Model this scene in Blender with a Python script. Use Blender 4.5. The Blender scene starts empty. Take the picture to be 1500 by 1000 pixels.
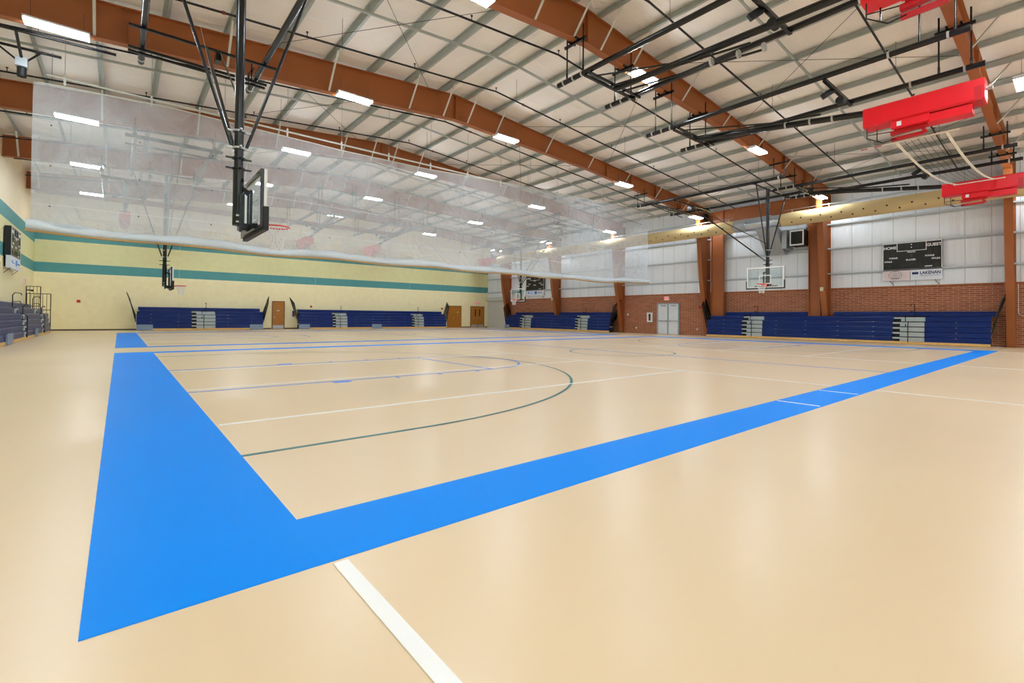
import bpy, math, random
from mathutils import Vector, Matrix
random.seed(7)
SC = bpy.context.scene
COL = SC.collection
PI = math.pi

# ---------------------------------------------------------------- materials
def lin(c):
    r = []
    for v in c[:3]:
        v /= 255.0
        r.append(v / 12.92 if v <= .04045 else ((v + .055) / 1.055) ** 2.4)
    return (r[0], r[1], r[2], 1)

def mat(name, c, rough=.5, metal=0, spec=.5, emit=None, es=0, bump=None, mottle=None):
    m = bpy.data.materials.new(name); m.use_nodes = True
    nt = m.node_tree; b = nt.nodes['Principled BSDF']
    col = lin(c)
    b.inputs['Base Color'].default_value = col
    b.inputs['Roughness'].default_value = rough
    b.inputs['Metallic'].default_value = metal
    b.inputs['Specular IOR Level'].default_value = spec
    tc = nt.nodes.new('ShaderNodeTexCoord')
    if emit:
        b.inputs['Emission Color'].default_value = lin(emit)
        b.inputs['Emission Strength'].default_value = es
    sc, amt = mottle or (3.0, .035)
    n = nt.nodes.new('ShaderNodeTexNoise'); n.inputs['Scale'].default_value = sc; n.inputs['Detail'].default_value = 4
    nt.links.new(tc.outputs['Object'], n.inputs['Vector'])
    r = nt.nodes.new('ShaderNodeValToRGB')
    r.color_ramp.elements[0].position = .3; r.color_ramp.elements[1].position = .7
    r.color_ramp.elements[0].color = tuple(v * (1 - amt) for v in col[:3]) + (1,)
    r.color_ramp.elements[1].color = tuple(min(1, v * (1 + amt)) for v in col[:3]) + (1,)
    nt.links.new(n.outputs['Fac'], r.inputs['Fac']); nt.links.new(r.outputs['Color'], b.inputs['Base Color'])
    if bump:
        n2 = nt.nodes.new('ShaderNodeTexNoise'); n2.inputs['Scale'].default_value = bump[0]
        nt.links.new(tc.outputs['Object'], n2.inputs['Vector'])
        bp = nt.nodes.new('ShaderNodeBump'); bp.inputs['Strength'].default_value = bump[1]; bp.inputs['Distance'].default_value = .02
        nt.links.new(n2.outputs['Fac'], bp.inputs['Height']); nt.links.new(bp.outputs['Normal'], b.inputs['Normal'])
    return m

M = {}
M['floor'] = mat('floor_vinyl', (232, 207, 172), .30, spec=.45, mottle=(.35, .03))
M['blue'] = mat('blue_floor_paint', (0, 142, 255), .45, spec=.07, mottle=(.5, .02))
M['line_blue'] = mat('blue_line_paint', (55, 130, 240), .35)
M['line_white'] = mat('white_line_paint', (250, 250, 252), .35)
M['line_green'] = mat('green_line_paint', (40, 115, 120), .35)
M['rust'] = mat('rust_red_steel_paint', (160, 90, 42), .5, mottle=(.8, .05))
M['purlin'] = mat('galvanised_purlin', (174, 180, 175), .45, metal=.1)
M['white_steel'] = mat('pale_brace_steel', (208, 208, 198), .5)
M['black'] = mat('black_enamel', (9, 10, 13), .24, metal=0)
M['blackmat'] = mat('black_rubber', (20, 20, 22), .6)
M['chrome'] = mat('zinc_clamp', (200, 200, 195), .3, metal=.8)
M['red'] = mat('red_vinyl_pad', (232, 18, 36), .38)
M['darkred'] = mat('red_enamel', (200, 20, 32), .4)
M['white'] = mat('white_paint', (240, 240, 240), .45)
M['tape'] = mat('net_tape', (244, 238, 222), .7)
M['orange'] = mat('orange_rim', (225, 62, 22), .4)
M['net'] = mat('white_cord', (240, 240, 240), .8)
M['blue_seat'] = mat('navy_seat_plastic', (8, 40, 110), .38, spec=.3, mottle=(2, .08))
M['navy_left'] = M['blue_seat']
M['alum'] = mat('mill_aluminium', (188, 200, 204), .4, metal=.2)
M['skirt'] = mat('blond_plywood', (226, 184, 112), .5, mottle=(6, .1))
M['skirtgrey'] = mat('grey_skirt_panel', (130, 150, 175), .5)
M['dark'] = mat('dark_steel_frame', (20, 20, 24), .6)
M['oak'] = mat('oak_door_veneer', (176, 114, 34), .4, mottle=(5, .12))
M['brownframe'] = mat('brown_frame', (110, 70, 30), .5)
M['steel'] = mat('brushed_steel', (190, 192, 195), .35, metal=.7)
M['whitedoor'] = mat('white_door_paint', (225, 230, 235), .45)
M['doorframe'] = mat('grey_door_frame', (150, 165, 180), .5)
M['duct'] = mat('cream_duct_fabric', (214, 190, 138), .75, mottle=(.6, .05), bump=(2, .4))
M['silver'] = mat('foil_duct', (190, 200, 210), .25, metal=.85, bump=(9, .6))
M['duct_metal'] = mat('sheet_metal', (175, 182, 185), .4, metal=.5)
M['girt'] = mat('light_girt_steel', (212, 220, 226), .4)
M['nozzle'] = mat('nozzle_rubber', (55, 42, 30), .7)
M['insul'] = mat('roof_insulation_facing', (252, 246, 240), .7, mottle=(.35, .03))
M['beige_box'] = mat('beige_plastic', (215, 205, 170), .5)
M['firered'] = mat('alarm_red', (190, 20, 22), .4)
M['exit'] = mat('exit_lettering', (240, 60, 80), .4, emit=(255, 50, 70), es=1.0)
M['scoreblack'] = mat('score_face', (16, 18, 22), .35)
M['score_white'] = mat('score_lettering', (240, 240, 240), .5)
M['seg'] = mat('unlit_digit', (44, 42, 36), .4)
M['amber'] = mat('dim_amber_digit', (84, 78, 40), .4)
M['adpink'] = mat('pale_pink_panel', (226, 212, 214), .5)
M['adwhite'] = mat('pale_blue_panel', (232, 238, 250), .5)
M['adnavy'] = mat('navy_print', (22, 42, 100), .5)
M['adgrey'] = mat('grey_print', (90, 92, 98), .5)
M['adblue'] = mat('sky_blue_print', (30, 140, 235), .5)
M['tan'] = mat('tan_hem', (186, 150, 96), .6)
M['rollup'] = mat('rollup_slats', (206, 210, 208), .5)
M['teal'] = mat('teal_wall_paint', (84, 156, 156), .6)
M['cream'] = mat('cream_wall_paint', (250, 236, 200), .6)
M['olive'] = mat('pale_olive_wall_paint', (230, 226, 170), .6)
M['yellow'] = mat('yellow_wall_paint', (255, 242, 194), .6)
M['basebd'] = mat('brown_baseboard', (96, 80, 58), .5)
M['fixture'] = mat('fixture_housing', (225, 228, 232), .4)
M['red_cpl'] = mat('red_coupling', (120, 45, 30), .5)

# LED lens
def led():
    m = bpy.data.materials.new('led_lens'); m.use_nodes = True
    b = m.node_tree.nodes['Principled BSDF']
    b.inputs['Base Color'].default_value = (.9, .95, 1, 1)
    b.inputs['Emission Color'].default_value = (.82, .92, 1, 1)
    b.inputs['Emission Strength'].default_value = LEDS
    return m
LEDS = 98.0
M['led'] = led()

def glass_mat():
    m = bpy.data.materials.new('backboard_glass'); m.use_nodes = True
    nt = m.node_tree; nt.nodes.remove(nt.nodes['Principled BSDF'])
    out = nt.nodes['Material Output']
    t = nt.nodes.new('ShaderNodeBsdfTransparent'); t.inputs[0].default_value = (.94, .985, .985, 1)
    g = nt.nodes.new('ShaderNodeBsdfGlossy'); g.inputs['Roughness'].default_value = .03
    x = nt.nodes.new('ShaderNodeMixShader'); x.inputs[0].default_value = .09
    nt.links.new(t.outputs[0], x.inputs[1]); nt.links.new(g.outputs[0], x.inputs[2]); nt.links.new(x.outputs[0], out.inputs[0])
    return m
M['glass'] = glass_mat()

def curtain_mat(name, c, clear, scale):
    # knitted mesh: millimetre-scale open holes between opaque threads
    m = bpy.data.materials.new(name); m.use_nodes = True
    nt = m.node_tree; nt.nodes.remove(nt.nodes['Principled BSDF'])
    N = nt.nodes.new; L = nt.links.new
    out = nt.nodes['Material Output']
    tr = N('ShaderNodeBsdfTransparent')
    d = N('ShaderNodeBsdfDiffuse'); d.inputs[0].default_value = lin(c)
    l = N('ShaderNodeBsdfTranslucent'); l.inputs[0].default_value = lin(c)
    a = N('ShaderNodeMixShader'); a.inputs[0].default_value = .5
    L(d.outputs[0], a.inputs[1]); L(l.outputs[0], a.inputs[2])
    tc = N('ShaderNodeTexCoord')
    n = N('ShaderNodeTexNoise'); n.inputs['Scale'].default_value = scale; n.inputs['Detail'].default_value = 3
    L(tc.outputs['Object'], n.inputs['Vector'])
    r = N('ShaderNodeMapRange'); r.inputs['From Min'].default_value = .25; r.inputs['From Max'].default_value = .75
    r.inputs['To Min'].default_value = clear - .06; r.inputs['To Max'].default_value = clear + .06
    L(n.outputs['Fac'], r.inputs['Value'])
    sx = N('ShaderNodeSeparateXYZ'); L(tc.outputs['Object'], sx.inputs[0])
    gz = N('ShaderNodeMapRange'); gz.inputs['From Min'].default_value = .3; gz.inputs['From Max'].default_value = 3.2
    gz.inputs['To Min'].default_value = .68; gz.inputs['To Max'].default_value = 1.12
    L(sx.outputs['Z'], gz.inputs['Value'])
    wv = N('ShaderNodeTexNoise'); wv.inputs['Scale'].default_value = 1.1; wv.inputs['Detail'].default_value = 5; wv.inputs['Distortion'].default_value = 1.5
    L(tc.outputs['Object'], wv.inputs['Vector'])
    wr_ = N('ShaderNodeMapRange'); wr_.inputs['From Min'].default_value = .35; wr_.inputs['From Max'].default_value = .65
    wr_.inputs['To Min'].default_value = .82; wr_.inputs['To Max'].default_value = 1.15; L(wv.outputs['Fac'], wr_.inputs['Value'])
    mm = N('ShaderNodeMath'); mm.operation = 'MULTIPLY'; L(gz.outputs[0], mm.inputs[0]); L(wr_.outputs[0], mm.inputs[1])
    m2 = N('ShaderNodeMath'); m2.operation = 'MULTIPLY'; L(mm.outputs[0], m2.inputs[0]); L(r.outputs[0], m2.inputs[1])
    r = m2
    bn = N('ShaderNodeBump'); bn.inputs['Strength'].default_value = 1; bn.inputs['Distance'].default_value = .22
    L(wv.outputs['Fac'], bn.inputs['Height']); L(bn.outputs['Normal'], d.inputs['Normal']); L(bn.outputs['Normal'], l.inputs['Normal'])
    def tri(sock, per):
        q = N('ShaderNodeMath'); q.operation = 'DIVIDE'; q.inputs[1].default_value = per; L(sock, q.inputs[0])
        f = N('ShaderNodeMath'); f.operation = 'FRACT'; L(q.outputs[0], f.inputs[0]); return f.outputs[0]
    fx = tri(sx.outputs['X'], .0061); fz = tri(sx.outputs['Z'], .0061)
    sq = N('ShaderNodeMath'); sq.operation = 'SQRT'; L(r.outputs[0], sq.inputs[0])
    c1 = N('ShaderNodeMath'); c1.operation = 'LESS_THAN'; L(fx, c1.inputs[0]); L(sq.outputs[0], c1.inputs[1])
    c2 = N('ShaderNodeMath'); c2.operation = 'LESS_THAN'; L(fz, c2.inputs[0]); L(sq.outputs[0], c2.inputs[1])
    hole = N('ShaderNodeMath'); hole.operation = 'MULTIPLY'; L(c1.outputs[0], hole.inputs[0]); L(c2.outputs[0], hole.inputs[1])
    x = N('ShaderNodeMixShader'); L(hole.outputs[0], x.inputs[0])
    L(a.outputs[0], x.inputs[1]); L(tr.outputs[0], x.inputs[2]); L(x.outputs[0], out.inputs[0])
    return m
M['curtain'] = curtain_mat('curtain_mesh', (220, 226, 230), .44, .5)
M['seam'] = curtain_mat('curtain_seam', (245, 248, 250), .35, 1)
M['vinyl'] = mat('white_vinyl', (200, 208, 212), .5, mottle=(1.2, .05), bump=(1.6, .5))

def netmesh_mat():
    # knotted square net: cords drawn by a brick texture, gaps open
    m = bpy.data.materials.new('knotted_net'); m.use_nodes = True
    nt = m.node_tree; nt.nodes.remove(nt.nodes['Principled BSDF']); out = nt.nodes['Material Output']
    tc = nt.nodes.new('ShaderNodeTexCoord')
    b = nt.nodes.new('ShaderNodeTexBrick'); b.offset = 0; b.inputs['Scale'].default_value = 1
    b.inputs['Brick Width'].default_value = .14; b.inputs['Row Height'].default_value = .14; b.inputs['Mortar Size'].default_value = .006
    nt.links.new(tc.outputs['Object'], b.inputs['Vector'])
    d = nt.nodes.new('ShaderNodeBsdfDiffuse'); d.inputs[0].default_value = (.05, .05, .05, 1)
    t = nt.nodes.new('ShaderNodeBsdfTransparent'); x = nt.nodes.new('ShaderNodeMixShader')
    nt.links.new(b.outputs['Fac'], x.inputs[0]); nt.links.new(t.outputs[0], x.inputs[1]); nt.links.new(d.outputs[0], x.inputs[2])
    nt.links.new(x.outputs[0], out.inputs[0]); return m
M['netmesh'] = netmesh_mat()

def brick_mat():
    m = bpy.data.materials.new('red_brick'); m.use_nodes = True
    nt = m.node_tree; b = nt.nodes['Principled BSDF']; b.inputs['Roughness'].default_value = .8
    tc = nt.nodes.new('ShaderNodeTexCoord'); mp = nt.nodes.new('ShaderNodeMapping')
    sx = nt.nodes.new('ShaderNodeSeparateXYZ'); cx = nt.nodes.new('ShaderNodeCombineXYZ')
    nt.links.new(tc.outputs['Object'], sx.inputs[0])
    nt.links.new(sx.outputs['Y'], cx.inputs['X']); nt.links.new(sx.outputs['Z'], cx.inputs['Y'])
    br = nt.nodes.new('ShaderNodeTexBrick'); br.inputs['Scale'].default_value = 1
    br.inputs['Brick Width'].default_value = .40; br.inputs['Row Height'].default_value = .10
    br.inputs['Mortar Size'].default_value = .011; br.inputs['Mortar Smooth'].default_value = .2
    br.inputs['Color1'].default_value = lin((168, 100, 72)); br.inputs['Color2'].default_value = lin((142, 78, 54))
    br.inputs['Mortar'].default_value = lin((206, 164, 128))
    nt.links.new(cx.outputs[0], br.inputs['Vector']); nt.links.new(br.outputs['Color'], b.inputs['Base Color'])
    bp = nt.nodes.new('ShaderNodeBump'); bp.inputs['Strength'].default_value = .4; bp.inputs['Distance'].default_value = .01; bp.invert = True
    nt.links.new(br.outputs['Fac'], bp.inputs['Height']); nt.links.new(bp.outputs['Normal'], b.inputs['Normal'])
    return m
M['brick'] = brick_mat()

def ribbed_mat():
    m = bpy.data.materials.new('ribbed_white_metal_panel'); m.use_nodes = True
    nt = m.node_tree; b = nt.nodes['Principled BSDF']; b.inputs['Roughness'].default_value = .45
    b.inputs['Base Color'].default_value = lin((243, 249, 255))
    tc = nt.nodes.new('ShaderNodeTexCoord'); w = nt.nodes.new('ShaderNodeTexWave'); w.wave_type = 'BANDS'; w.bands_direction = 'Y'
    w.inputs['Scale'].default_value = 1.1; w.inputs['Distortion'].default_value = 0
    nt.links.new(tc.outputs['Object'], w.inputs['Vector'])
    bp = nt.nodes.new('ShaderNodeBump'); bp.inputs['Strength'].default_value = .5; bp.inputs['Distance'].default_value = .02
    nt.links.new(w.outputs['Fac'], bp.inputs['Height']); nt.links.new(bp.outputs['Normal'], b.inputs['Normal'])
    r = nt.nodes.new('ShaderNodeMath'); r.operation = 'FRACT'
    s = nt.nodes.new('ShaderNodeSeparateXYZ'); nt.links.new(tc.outputs['Object'], s.inputs[0])
    dv = nt.nodes.new('ShaderNodeMath'); dv.operation = 'DIVIDE'; dv.inputs[1].default_value = .95
    nt.links.new(s.outputs['Y'], dv.inputs[0]); nt.links.new(dv.outputs[0], r.inputs[0])
    g = nt.nodes.new('ShaderNodeMath'); g.operation = 'LESS_THAN'; g.inputs[1].default_value = .025
    nt.links.new(r.outputs[0], g.inputs[0])
    mx = nt.nodes.new('ShaderNodeMix'); mx.data_type = 'RGBA'
    mx.inputs['A'].default_value = lin((243, 249, 255)); mx.inputs['B'].default_value = lin((190, 198, 204))
    nt.links.new(g.outputs[0], mx.inputs['Factor']); nt.links.new(mx.outputs['Result'], b.inputs['Base Color'])
    return m
M['ribbed'] = ribbed_mat()

def insul_bump():
    m = M['insul']; nt = m.node_tree; b = nt.nodes['Principled BSDF']
    tc = nt.nodes.new('ShaderNodeTexCoord'); mp = nt.nodes.new('ShaderNodeMapping'); mp.inputs['Scale'].default_value = (.35, 2.2, 1)
    n = nt.nodes.new('ShaderNodeTexNoise'); n.inputs['Scale'].default_value = 1.2; n.inputs['Detail'].default_value = 5
    nt.links.new(tc.outputs['Object'], mp.inputs[0]); nt.links.new(mp.outputs[0], n.inputs['Vector'])
    bp = nt.nodes.new('ShaderNodeBump'); bp.inputs['Strength'].default_value = .8; bp.inputs['Distance'].default_value = .12
    nt.links.new(n.outputs['Fac'], bp.inputs['Height']); nt.links.new(bp.outputs['Normal'], b.inputs['Normal'])
insul_bump()

# ---------------------------------------------------------------- mesh builder
ORG = {}
class MB:
    def __init__(s): s.v = []; s.f = []; s.sm = []
    def add(s, vs, fs, smooth=False):
        o = len(s.v); s.v += [tuple(v) for v in vs]
        for f in fs: s.f.append(tuple(i + o for i in f)); s.sm.append(smooth)
        return s
    def box(s, x0, x1, y0, y1, z0, z1):
        vs = [(x0, y0, z0), (x1, y0, z0), (x1, y1, z0), (x0, y1, z0), (x0, y0, z1), (x1, y0, z1), (x1, y1, z1), (x0, y1, z1)]
        return s.add(vs, [(0, 3, 2, 1), (4, 5, 6, 7), (0, 1, 5, 4), (1, 2, 6, 5), (2, 3, 7, 6), (3, 0, 4, 7)])
    def bar(s, p, q, w, h, up=(0, 0, 1)):
        p = Vector(p); q = Vector(q); d = (q - p).normalized(); u = Vector(up)
        if abs(d.dot(u)) > .99: u = Vector((1, 0, 0))
        r = d.cross(u).normalized(); u = r.cross(d).normalized()
        r *= w / 2; u *= h / 2
        vs = [p - r - u, p + r - u, p + r + u, p - r + u, q - r - u, q + r - u, q + r + u, q - r + u]
        return s.add(vs, [(0, 1, 2, 3), (7, 6, 5, 4), (0, 4, 5, 1), (1, 5, 6, 2), (2, 6, 7, 3), (3, 7, 4, 0)])
    def tube(s, pts, r, n=10, caps=True, closed=False):
        pts = [Vector(p) for p in pts]; rings = []; N = len(pts); prev = None
        for i, p in enumerate(pts):
            if closed: d = (pts[(i + 1) % N] - pts[i - 1]).normalized()
            elif i == 0: d = (pts[1] - pts[0]).normalized()
            elif i == N - 1: d = (pts[-1] - pts[-2]).normalized()
            else: d = ((pts[i + 1] - p).normalized() + (p - pts[i - 1]).normalized()).normalized()
            if prev is None:
                u = Vector((0, 0, 1)) if abs(d.z) < .9 else Vector((1, 0, 0))
                a = d.cross(u).normalized()
            else: a = (prev - d * prev.dot(d)).normalized()
            prev = a; b = d.cross(a)
            rr = r[i] if isinstance(r, (list, tuple)) else r
            rings.append([p + (a * math.cos(2 * PI * k / n) + b * math.sin(2 * PI * k / n)) * rr for k in range(n)])
        vs = [v for ring in rings for v in ring]; fs = []
        for i in range(N if closed else N - 1):
            j = (i + 1) % N
            for k in range(n): fs.append((i * n + k, i * n + (k + 1) % n, j * n + (k + 1) % n, j * n + k))
        s.add(vs, fs, True)
        if caps and not closed:
            s.add(rings[0], [tuple(range(n - 1, -1, -1))]); s.add(rings[-1], [tuple(range(n))])
        return s
    def quad(s, a, b, c, d): return s.add([a, b, c, d], [(0, 1, 2, 3)])
    def prism(s, poly, f, t0, t1):
        # poly: 2-D outline; f(a, b, t) -> 3-D point
        n = len(poly); vs = [f(a, b, t0) for a, b in poly] + [f(a, b, t1) for a, b in poly]
        fs = [tuple(range(n - 1, -1, -1)), tuple(range(n, 2 * n))]
        for i in range(n): j = (i + 1) % n; fs.append((i, j, n + j, n + i))
        return s.add(vs, fs)
    def sphere(s, c, r, n=8, m=6, sq=(1, 1, 1)):
        vs = []; c = Vector(c)
        for i in range(m + 1):
            t = PI * i / m
            for k in range(n):
                a = 2 * PI * k / n
                vs.append(c + Vector((r * sq[0] * math.sin(t) * math.cos(a), r * sq[1] * math.sin(t) * math.sin(a), r * sq[2] * math.cos(t))))
        fs = [(i * n + k, (i + 1) * n + k, (i + 1) * n + (k + 1) % n, i * n + (k + 1) % n) for i in range(m) for k in range(n)]
        return s.add(vs, fs, True)
    def build(s, name, m, parent=None, loc=None):
        org = Vector(ORG[parent.name]) if parent is not None else Vector(loc or (0, 0, 0))
        me = bpy.data.meshes.new(name)
        me.from_pydata([tuple(Vector(v) - org) for v in s.v], [], s.f)
        me.materials.append(M[m] if isinstance(m, str) else m)
        for p, sm in zip(me.polygons, s.sm): p.use_smooth = sm
        import bmesh
        bm = bmesh.new(); bm.from_mesh(me); bmesh.ops.recalc_face_normals(bm, faces=bm.faces); bm.to_mesh(me); bm.free()
        o = bpy.data.objects.new(name, me); COL.objects.link(o)
        if parent is not None: o.parent = parent; ORG[o.name] = tuple(org)
        else: o.location = org; ORG[o.name] = tuple(org)
        return o

def tag(o, label=None, cat=None, group=None, kind=None):
    if label: o['label'] = label
    if cat: o['category'] = cat
    if group: o['group'] = group
    if kind: o['kind'] = kind
    return o
def thing(name, label, cat, loc, group=None, rotz=0):
    o = bpy.data.objects.new(name, None); o.empty_display_size = .2; COL.objects.link(o)
    o.location = loc; o.rotation_euler = (0, 0, rotz)
    # parts of an unrotated thing are written in world coordinates, of a rotated one in its own
    ORG[o.name] = tuple(loc) if rotz is not None and rotz == 0 else (0, 0, 0)
    return tag(o, label, cat, group)
def struct(o): o['kind'] = 'structure'; return o
def copy_tree(o, parent=None):
    c = o.copy(); COL.objects.link(c); c.parent = parent
    for ch in list(o.children): copy_tree(ch, c)
    return c

# ---------------------------------------------------------------- dimensions
XL, XR, YB, YN = -5.09, 31.23, 40.8, -15.6
RX = 10.0
def ztop(x): return 10.6 - .08 * abs(x - RX)       # top of the rafters
FR = [-8.1, -.65, 6.9, 14.35, 21.8, 29.25, 36.7]
def zbot(x):
    P = [(-5.2, 8.42), (-3.2, 8.55), (5, 9.13), (10, 9.56), (18.5, 9.18), (25, 8.6), (29.6, 8.1), (31.3, 7.9)]
    for (a, za), (b, zb) in zip(P, P[1:]):
        if x <= b: return za + (zb - za) * (x - a) / (b - a)
    return P[-1][1]

# ---------------------------------------------------------------- setting
fl = struct(MB().box(XL - .1, XR + .1, YN - .1, YB + .1, -.1, 0).build('floor', 'floor'))

def strip(mb, x0, x1, y0, y1, z=.003): mb.box(x0, x1, y0, y1, .0005, z)
def arc(mb, cx, cy, r, w, a0, a1, n=64, z=.0036):
    for i in range(n):
        a = a0 + (a1 - a0) * i / n; b = a0 + (a1 - a0) * (i + 1) / n
        q = [(cx + rr * math.cos(t), cy + rr * math.sin(t), z) for rr, t in ((r - w / 2, a), (r + w / 2, a), (r + w / 2, b), (r - w / 2, b))]
        mb.quad(*q)
ft = .3048
def court(y0, y1, nm):
    x0, x1 = 0.0, 25.6
    yc = (y0 + y1) / 2
    # broad painted boundary band: 3 ft on the ends, 2 ft on the sides
    b = MB(); strip(b, -.91, 0, y0 - .61, y1 + .61); strip(b, x1, x1 + .91, y0 - .61, y1 + .61)
    strip(b, 0, x1, y0 - .61, y0); strip(b, 0, x1, y1, y1 + .61)
    o = b.build('boundary_band', 'blue', fl); o['label'] = 'broad blue border painted round the %s court' % nm
    k = MB(); z = .0042; w = .05
    for s in (0, 1):
        X = lambda v: v if s == 0 else x1 - v
        def st(a, b_, c, d, zz=z):
            p, q = sorted((X(a), X(b_))); strip(k, p, q, c, d, zz)
        st(0, 5.79, yc - 1.83, yc - 1.78); st(0, 5.79, yc + 1.78, yc + 1.83); st(5.74, 5.79, yc - 1.83, yc + 1.83)
        for sg in (-1, 1):
            def mk(a, b_, wd):
                e0 = yc + sg * 1.83; e1 = e0 + sg * wd
                st(a, b_, min(e0, e1), max(e0, e1))
            mk(7 * ft, 8 * ft, .2); mk(11 * ft, 11.17 * ft, .16); mk(14.1 * ft, 14.27 * ft, .16); mk(17.2 * ft, 17.37 * ft, .16)
        if s == 0: arc(k, 5.74, yc, 1.80, .06, -PI / 2, PI / 2)
        else: arc(k, x1 - 5.74, yc, 1.80, .06, PI / 2, 3 * PI / 2)
    strip(k, x1 / 2 - .025, x1 / 2 + .025, y0, y1, z)
    k.build('key_line', 'line_blue', fl)
    g = MB()
    for s in (0, 1):
        cx = 1.6 if s == 0 else x1 - 1.6
        for sg in (-1, 1):
            p, q = sorted((0 if s == 0 else x1, cx)); strip(g, p, q, yc + sg * 5.995 - .025, yc + sg * 5.995 + .025, .0036)
        if s == 0: arc(g, cx, yc, 5.995, .05, -PI / 2, PI / 2, 96)
        else: arc(g, cx, yc, 5.995, .05, PI / 2, 3 * PI / 2, 96)
    g.build('three_point_line', 'line_green', fl)
    c = MB(); arc(c, x1 / 2, yc, 1.80, .06, 0, 2 * PI, 96, .0045); c.build('centre_circle', 'line_green', fl)
    v = MB(); w = .05; z = .0052; d = 1 if nm == 'near' else -1
    base = y0 if d > 0 else y1
    Y = lambda u: base + d * u
    for a, b_ in ((0, 9.14), (16.46, 25.6)):
        for u in (3.05, 6.1, 9.14):
            p, q = sorted((Y(u - .025), Y(u + .025))); strip(v, a + .03, b_ - .03, p, q, z)
        inner = b_ if a == 0 else a
        p, q = sorted((Y(.03), Y(15.2))); strip(v, inner - .025, inner + .025, p, q, z)
        p, q = sorted((Y(-.64), Y(-3.05)))
        strip(v, a - .005, a + .065, p, q, z); strip(v, b_ - .025, b_ + .025, p, q, z)
        p, q = sorted((Y(-3.0), Y(-3.05))); strip(v, a, b_, p, q, z)
    v.build('volleyball_line', 'line_white', fl)
    t = MB()
    if nm == 'near':
        for x in (6.65, 8.35): strip(t, x - .025, x + .025, y0 - .58, y0 - .02, .0048)
        t.build('coaching_box_mark', 'line_white', fl)
court(0.0, 15.24, 'near')
court(19.05, 34.3, 'far')

# walls
wl = struct(MB().box(XL - .2, XL, YN, YB, 0, 3.86).build('wall_left', 'yellow'))
MB().box(XL - .2, XL, YN, YB, 3.86, 4.5).box(XL - .2, XL, YN, YB, 5.72, 6.42).build('stripe', 'teal', wl)
MB().box(XL - .2, XL, YN, YB, 4.5, 5.72).build('upper_field', 'olive', wl)
MB().box(XL - .2, XL, YN, YB, 6.42, 9.9).build('upper_wall', 'cream', wl)
wb = struct(MB().box(XL, XR + .2, YB, YB + .2, 0, 3.86).build('wall_back', 'yellow'))
MB().box(XL, XR + .2, YB, YB + .2, 3.86, 4.5).box(XL, XR + .2, YB, YB + .2, 5.97, 6.42).build('stripe', 'teal', wb)
MB().box(XL, XR + .2, YB, YB + .2, 4.5, 5.97).build('upper_field', 'olive', wb)
p = [(XL, 6.42), (XR + .2, 6.42), (XR + .2, 9.3), (RX, 11.0), (XL, 9.9)]
MB().prism(p, lambda a, b, t: (a, t, b), YB, YB + .2).build('upper_wall', 'cream', wb)
jt = MB()
for x in (2.6, 12.4, 21.5): jt.box(x - .006, x + .006, YB - .004, YB, 0, 6.4)
jt.build('control_joint', 'olive', wb)
wr = struct(MB().box(XR, XR + .2, YN, YB, 3.0, 9.3).build('wall_right', 'ribbed'))
MB().box(XR - .02, XR + .2, YN, 36.95, 0, 2.97).build('brick_base', 'brick', wr)
MB().box(XR - .07, XR + .1, YN, 36.95, 2.97, 3.05).build('brown_ledge', 'rust', wr)
MB().box(XR, XR + .2, 36.95, YB, 0, 3.0).build('metal_base', 'ribbed', wr)
p = [(XL, 0), (XR, 0), (XR, 9.3), (RX, 11.0), (XL, 9.9)]
struct(MB().prism(p, lambda a, b, t: (a, t, b), YN - .2, YN).build('wall_front', 'ribbed'))
struct(MB().box(XL, 8.9, YB - .02, YB, 0, .1).box(9.95, 25.85, YB - .02, YB, 0, .1).box(27.7, 28.8, YB - .02, YB, 0, .1).box(30.8, XR, YB - .02, YB, 0, .1).build('baseboard_back', 'basebd'))
struct(MB().box(XL, XL + .02, YN, YB - .02, 0, .1).build('baseboard_left', 'basebd'))

# purlin stations
PXR = [10.6 + 1.55 * k for k in range(14)]
PXL = [9.4 - 1.55 * k for k in range(10)]
def roof_slope(xs, nm):
    xs = sorted(xs); mb = MB(); vs = []; seg = []
    for a, b in zip(xs, xs[1:]):
        for t in (0, .25, .5, .75): seg.append((a + (b - a) * t, .05 * math.sin(PI * t)))
    seg.append((xs[-1], 0)); ys = [YN - .1 + (YB - YN + .2) * i / 60 for i in range(61)]
    n = len(seg)
    for y in ys:
        for x, s in seg: vs.append((x, y, ztop(x) + .23 - s))
    fs = [(j * n + i, j * n + i + 1, (j + 1) * n + i + 1, (j + 1) * n + i) for j in range(60) for i in range(n - 1)]
    mb.add(vs, fs, True); return mb
ce = struct(roof_slope([RX] + PXR + [XR + .3], 'right').build('ceiling', 'insul'))
roof_slope([XL - .3] + PXL + [RX], 'left').build('left_slope', 'insul', ce)
rf = MB(); rf.prism([(XL - .4, ztop(XL) + .55), (RX, 11.15), (XR + .4, ztop(XR) + .55), (XR + .4, ztop(XR) + .6), (RX, 11.2), (XL - .4, ztop(XL) + .6)], lambda a, b, t: (a, t, b), YN - .3, YB + .3)
rf.build('roof_deck', 'ribbed', ce)

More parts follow.
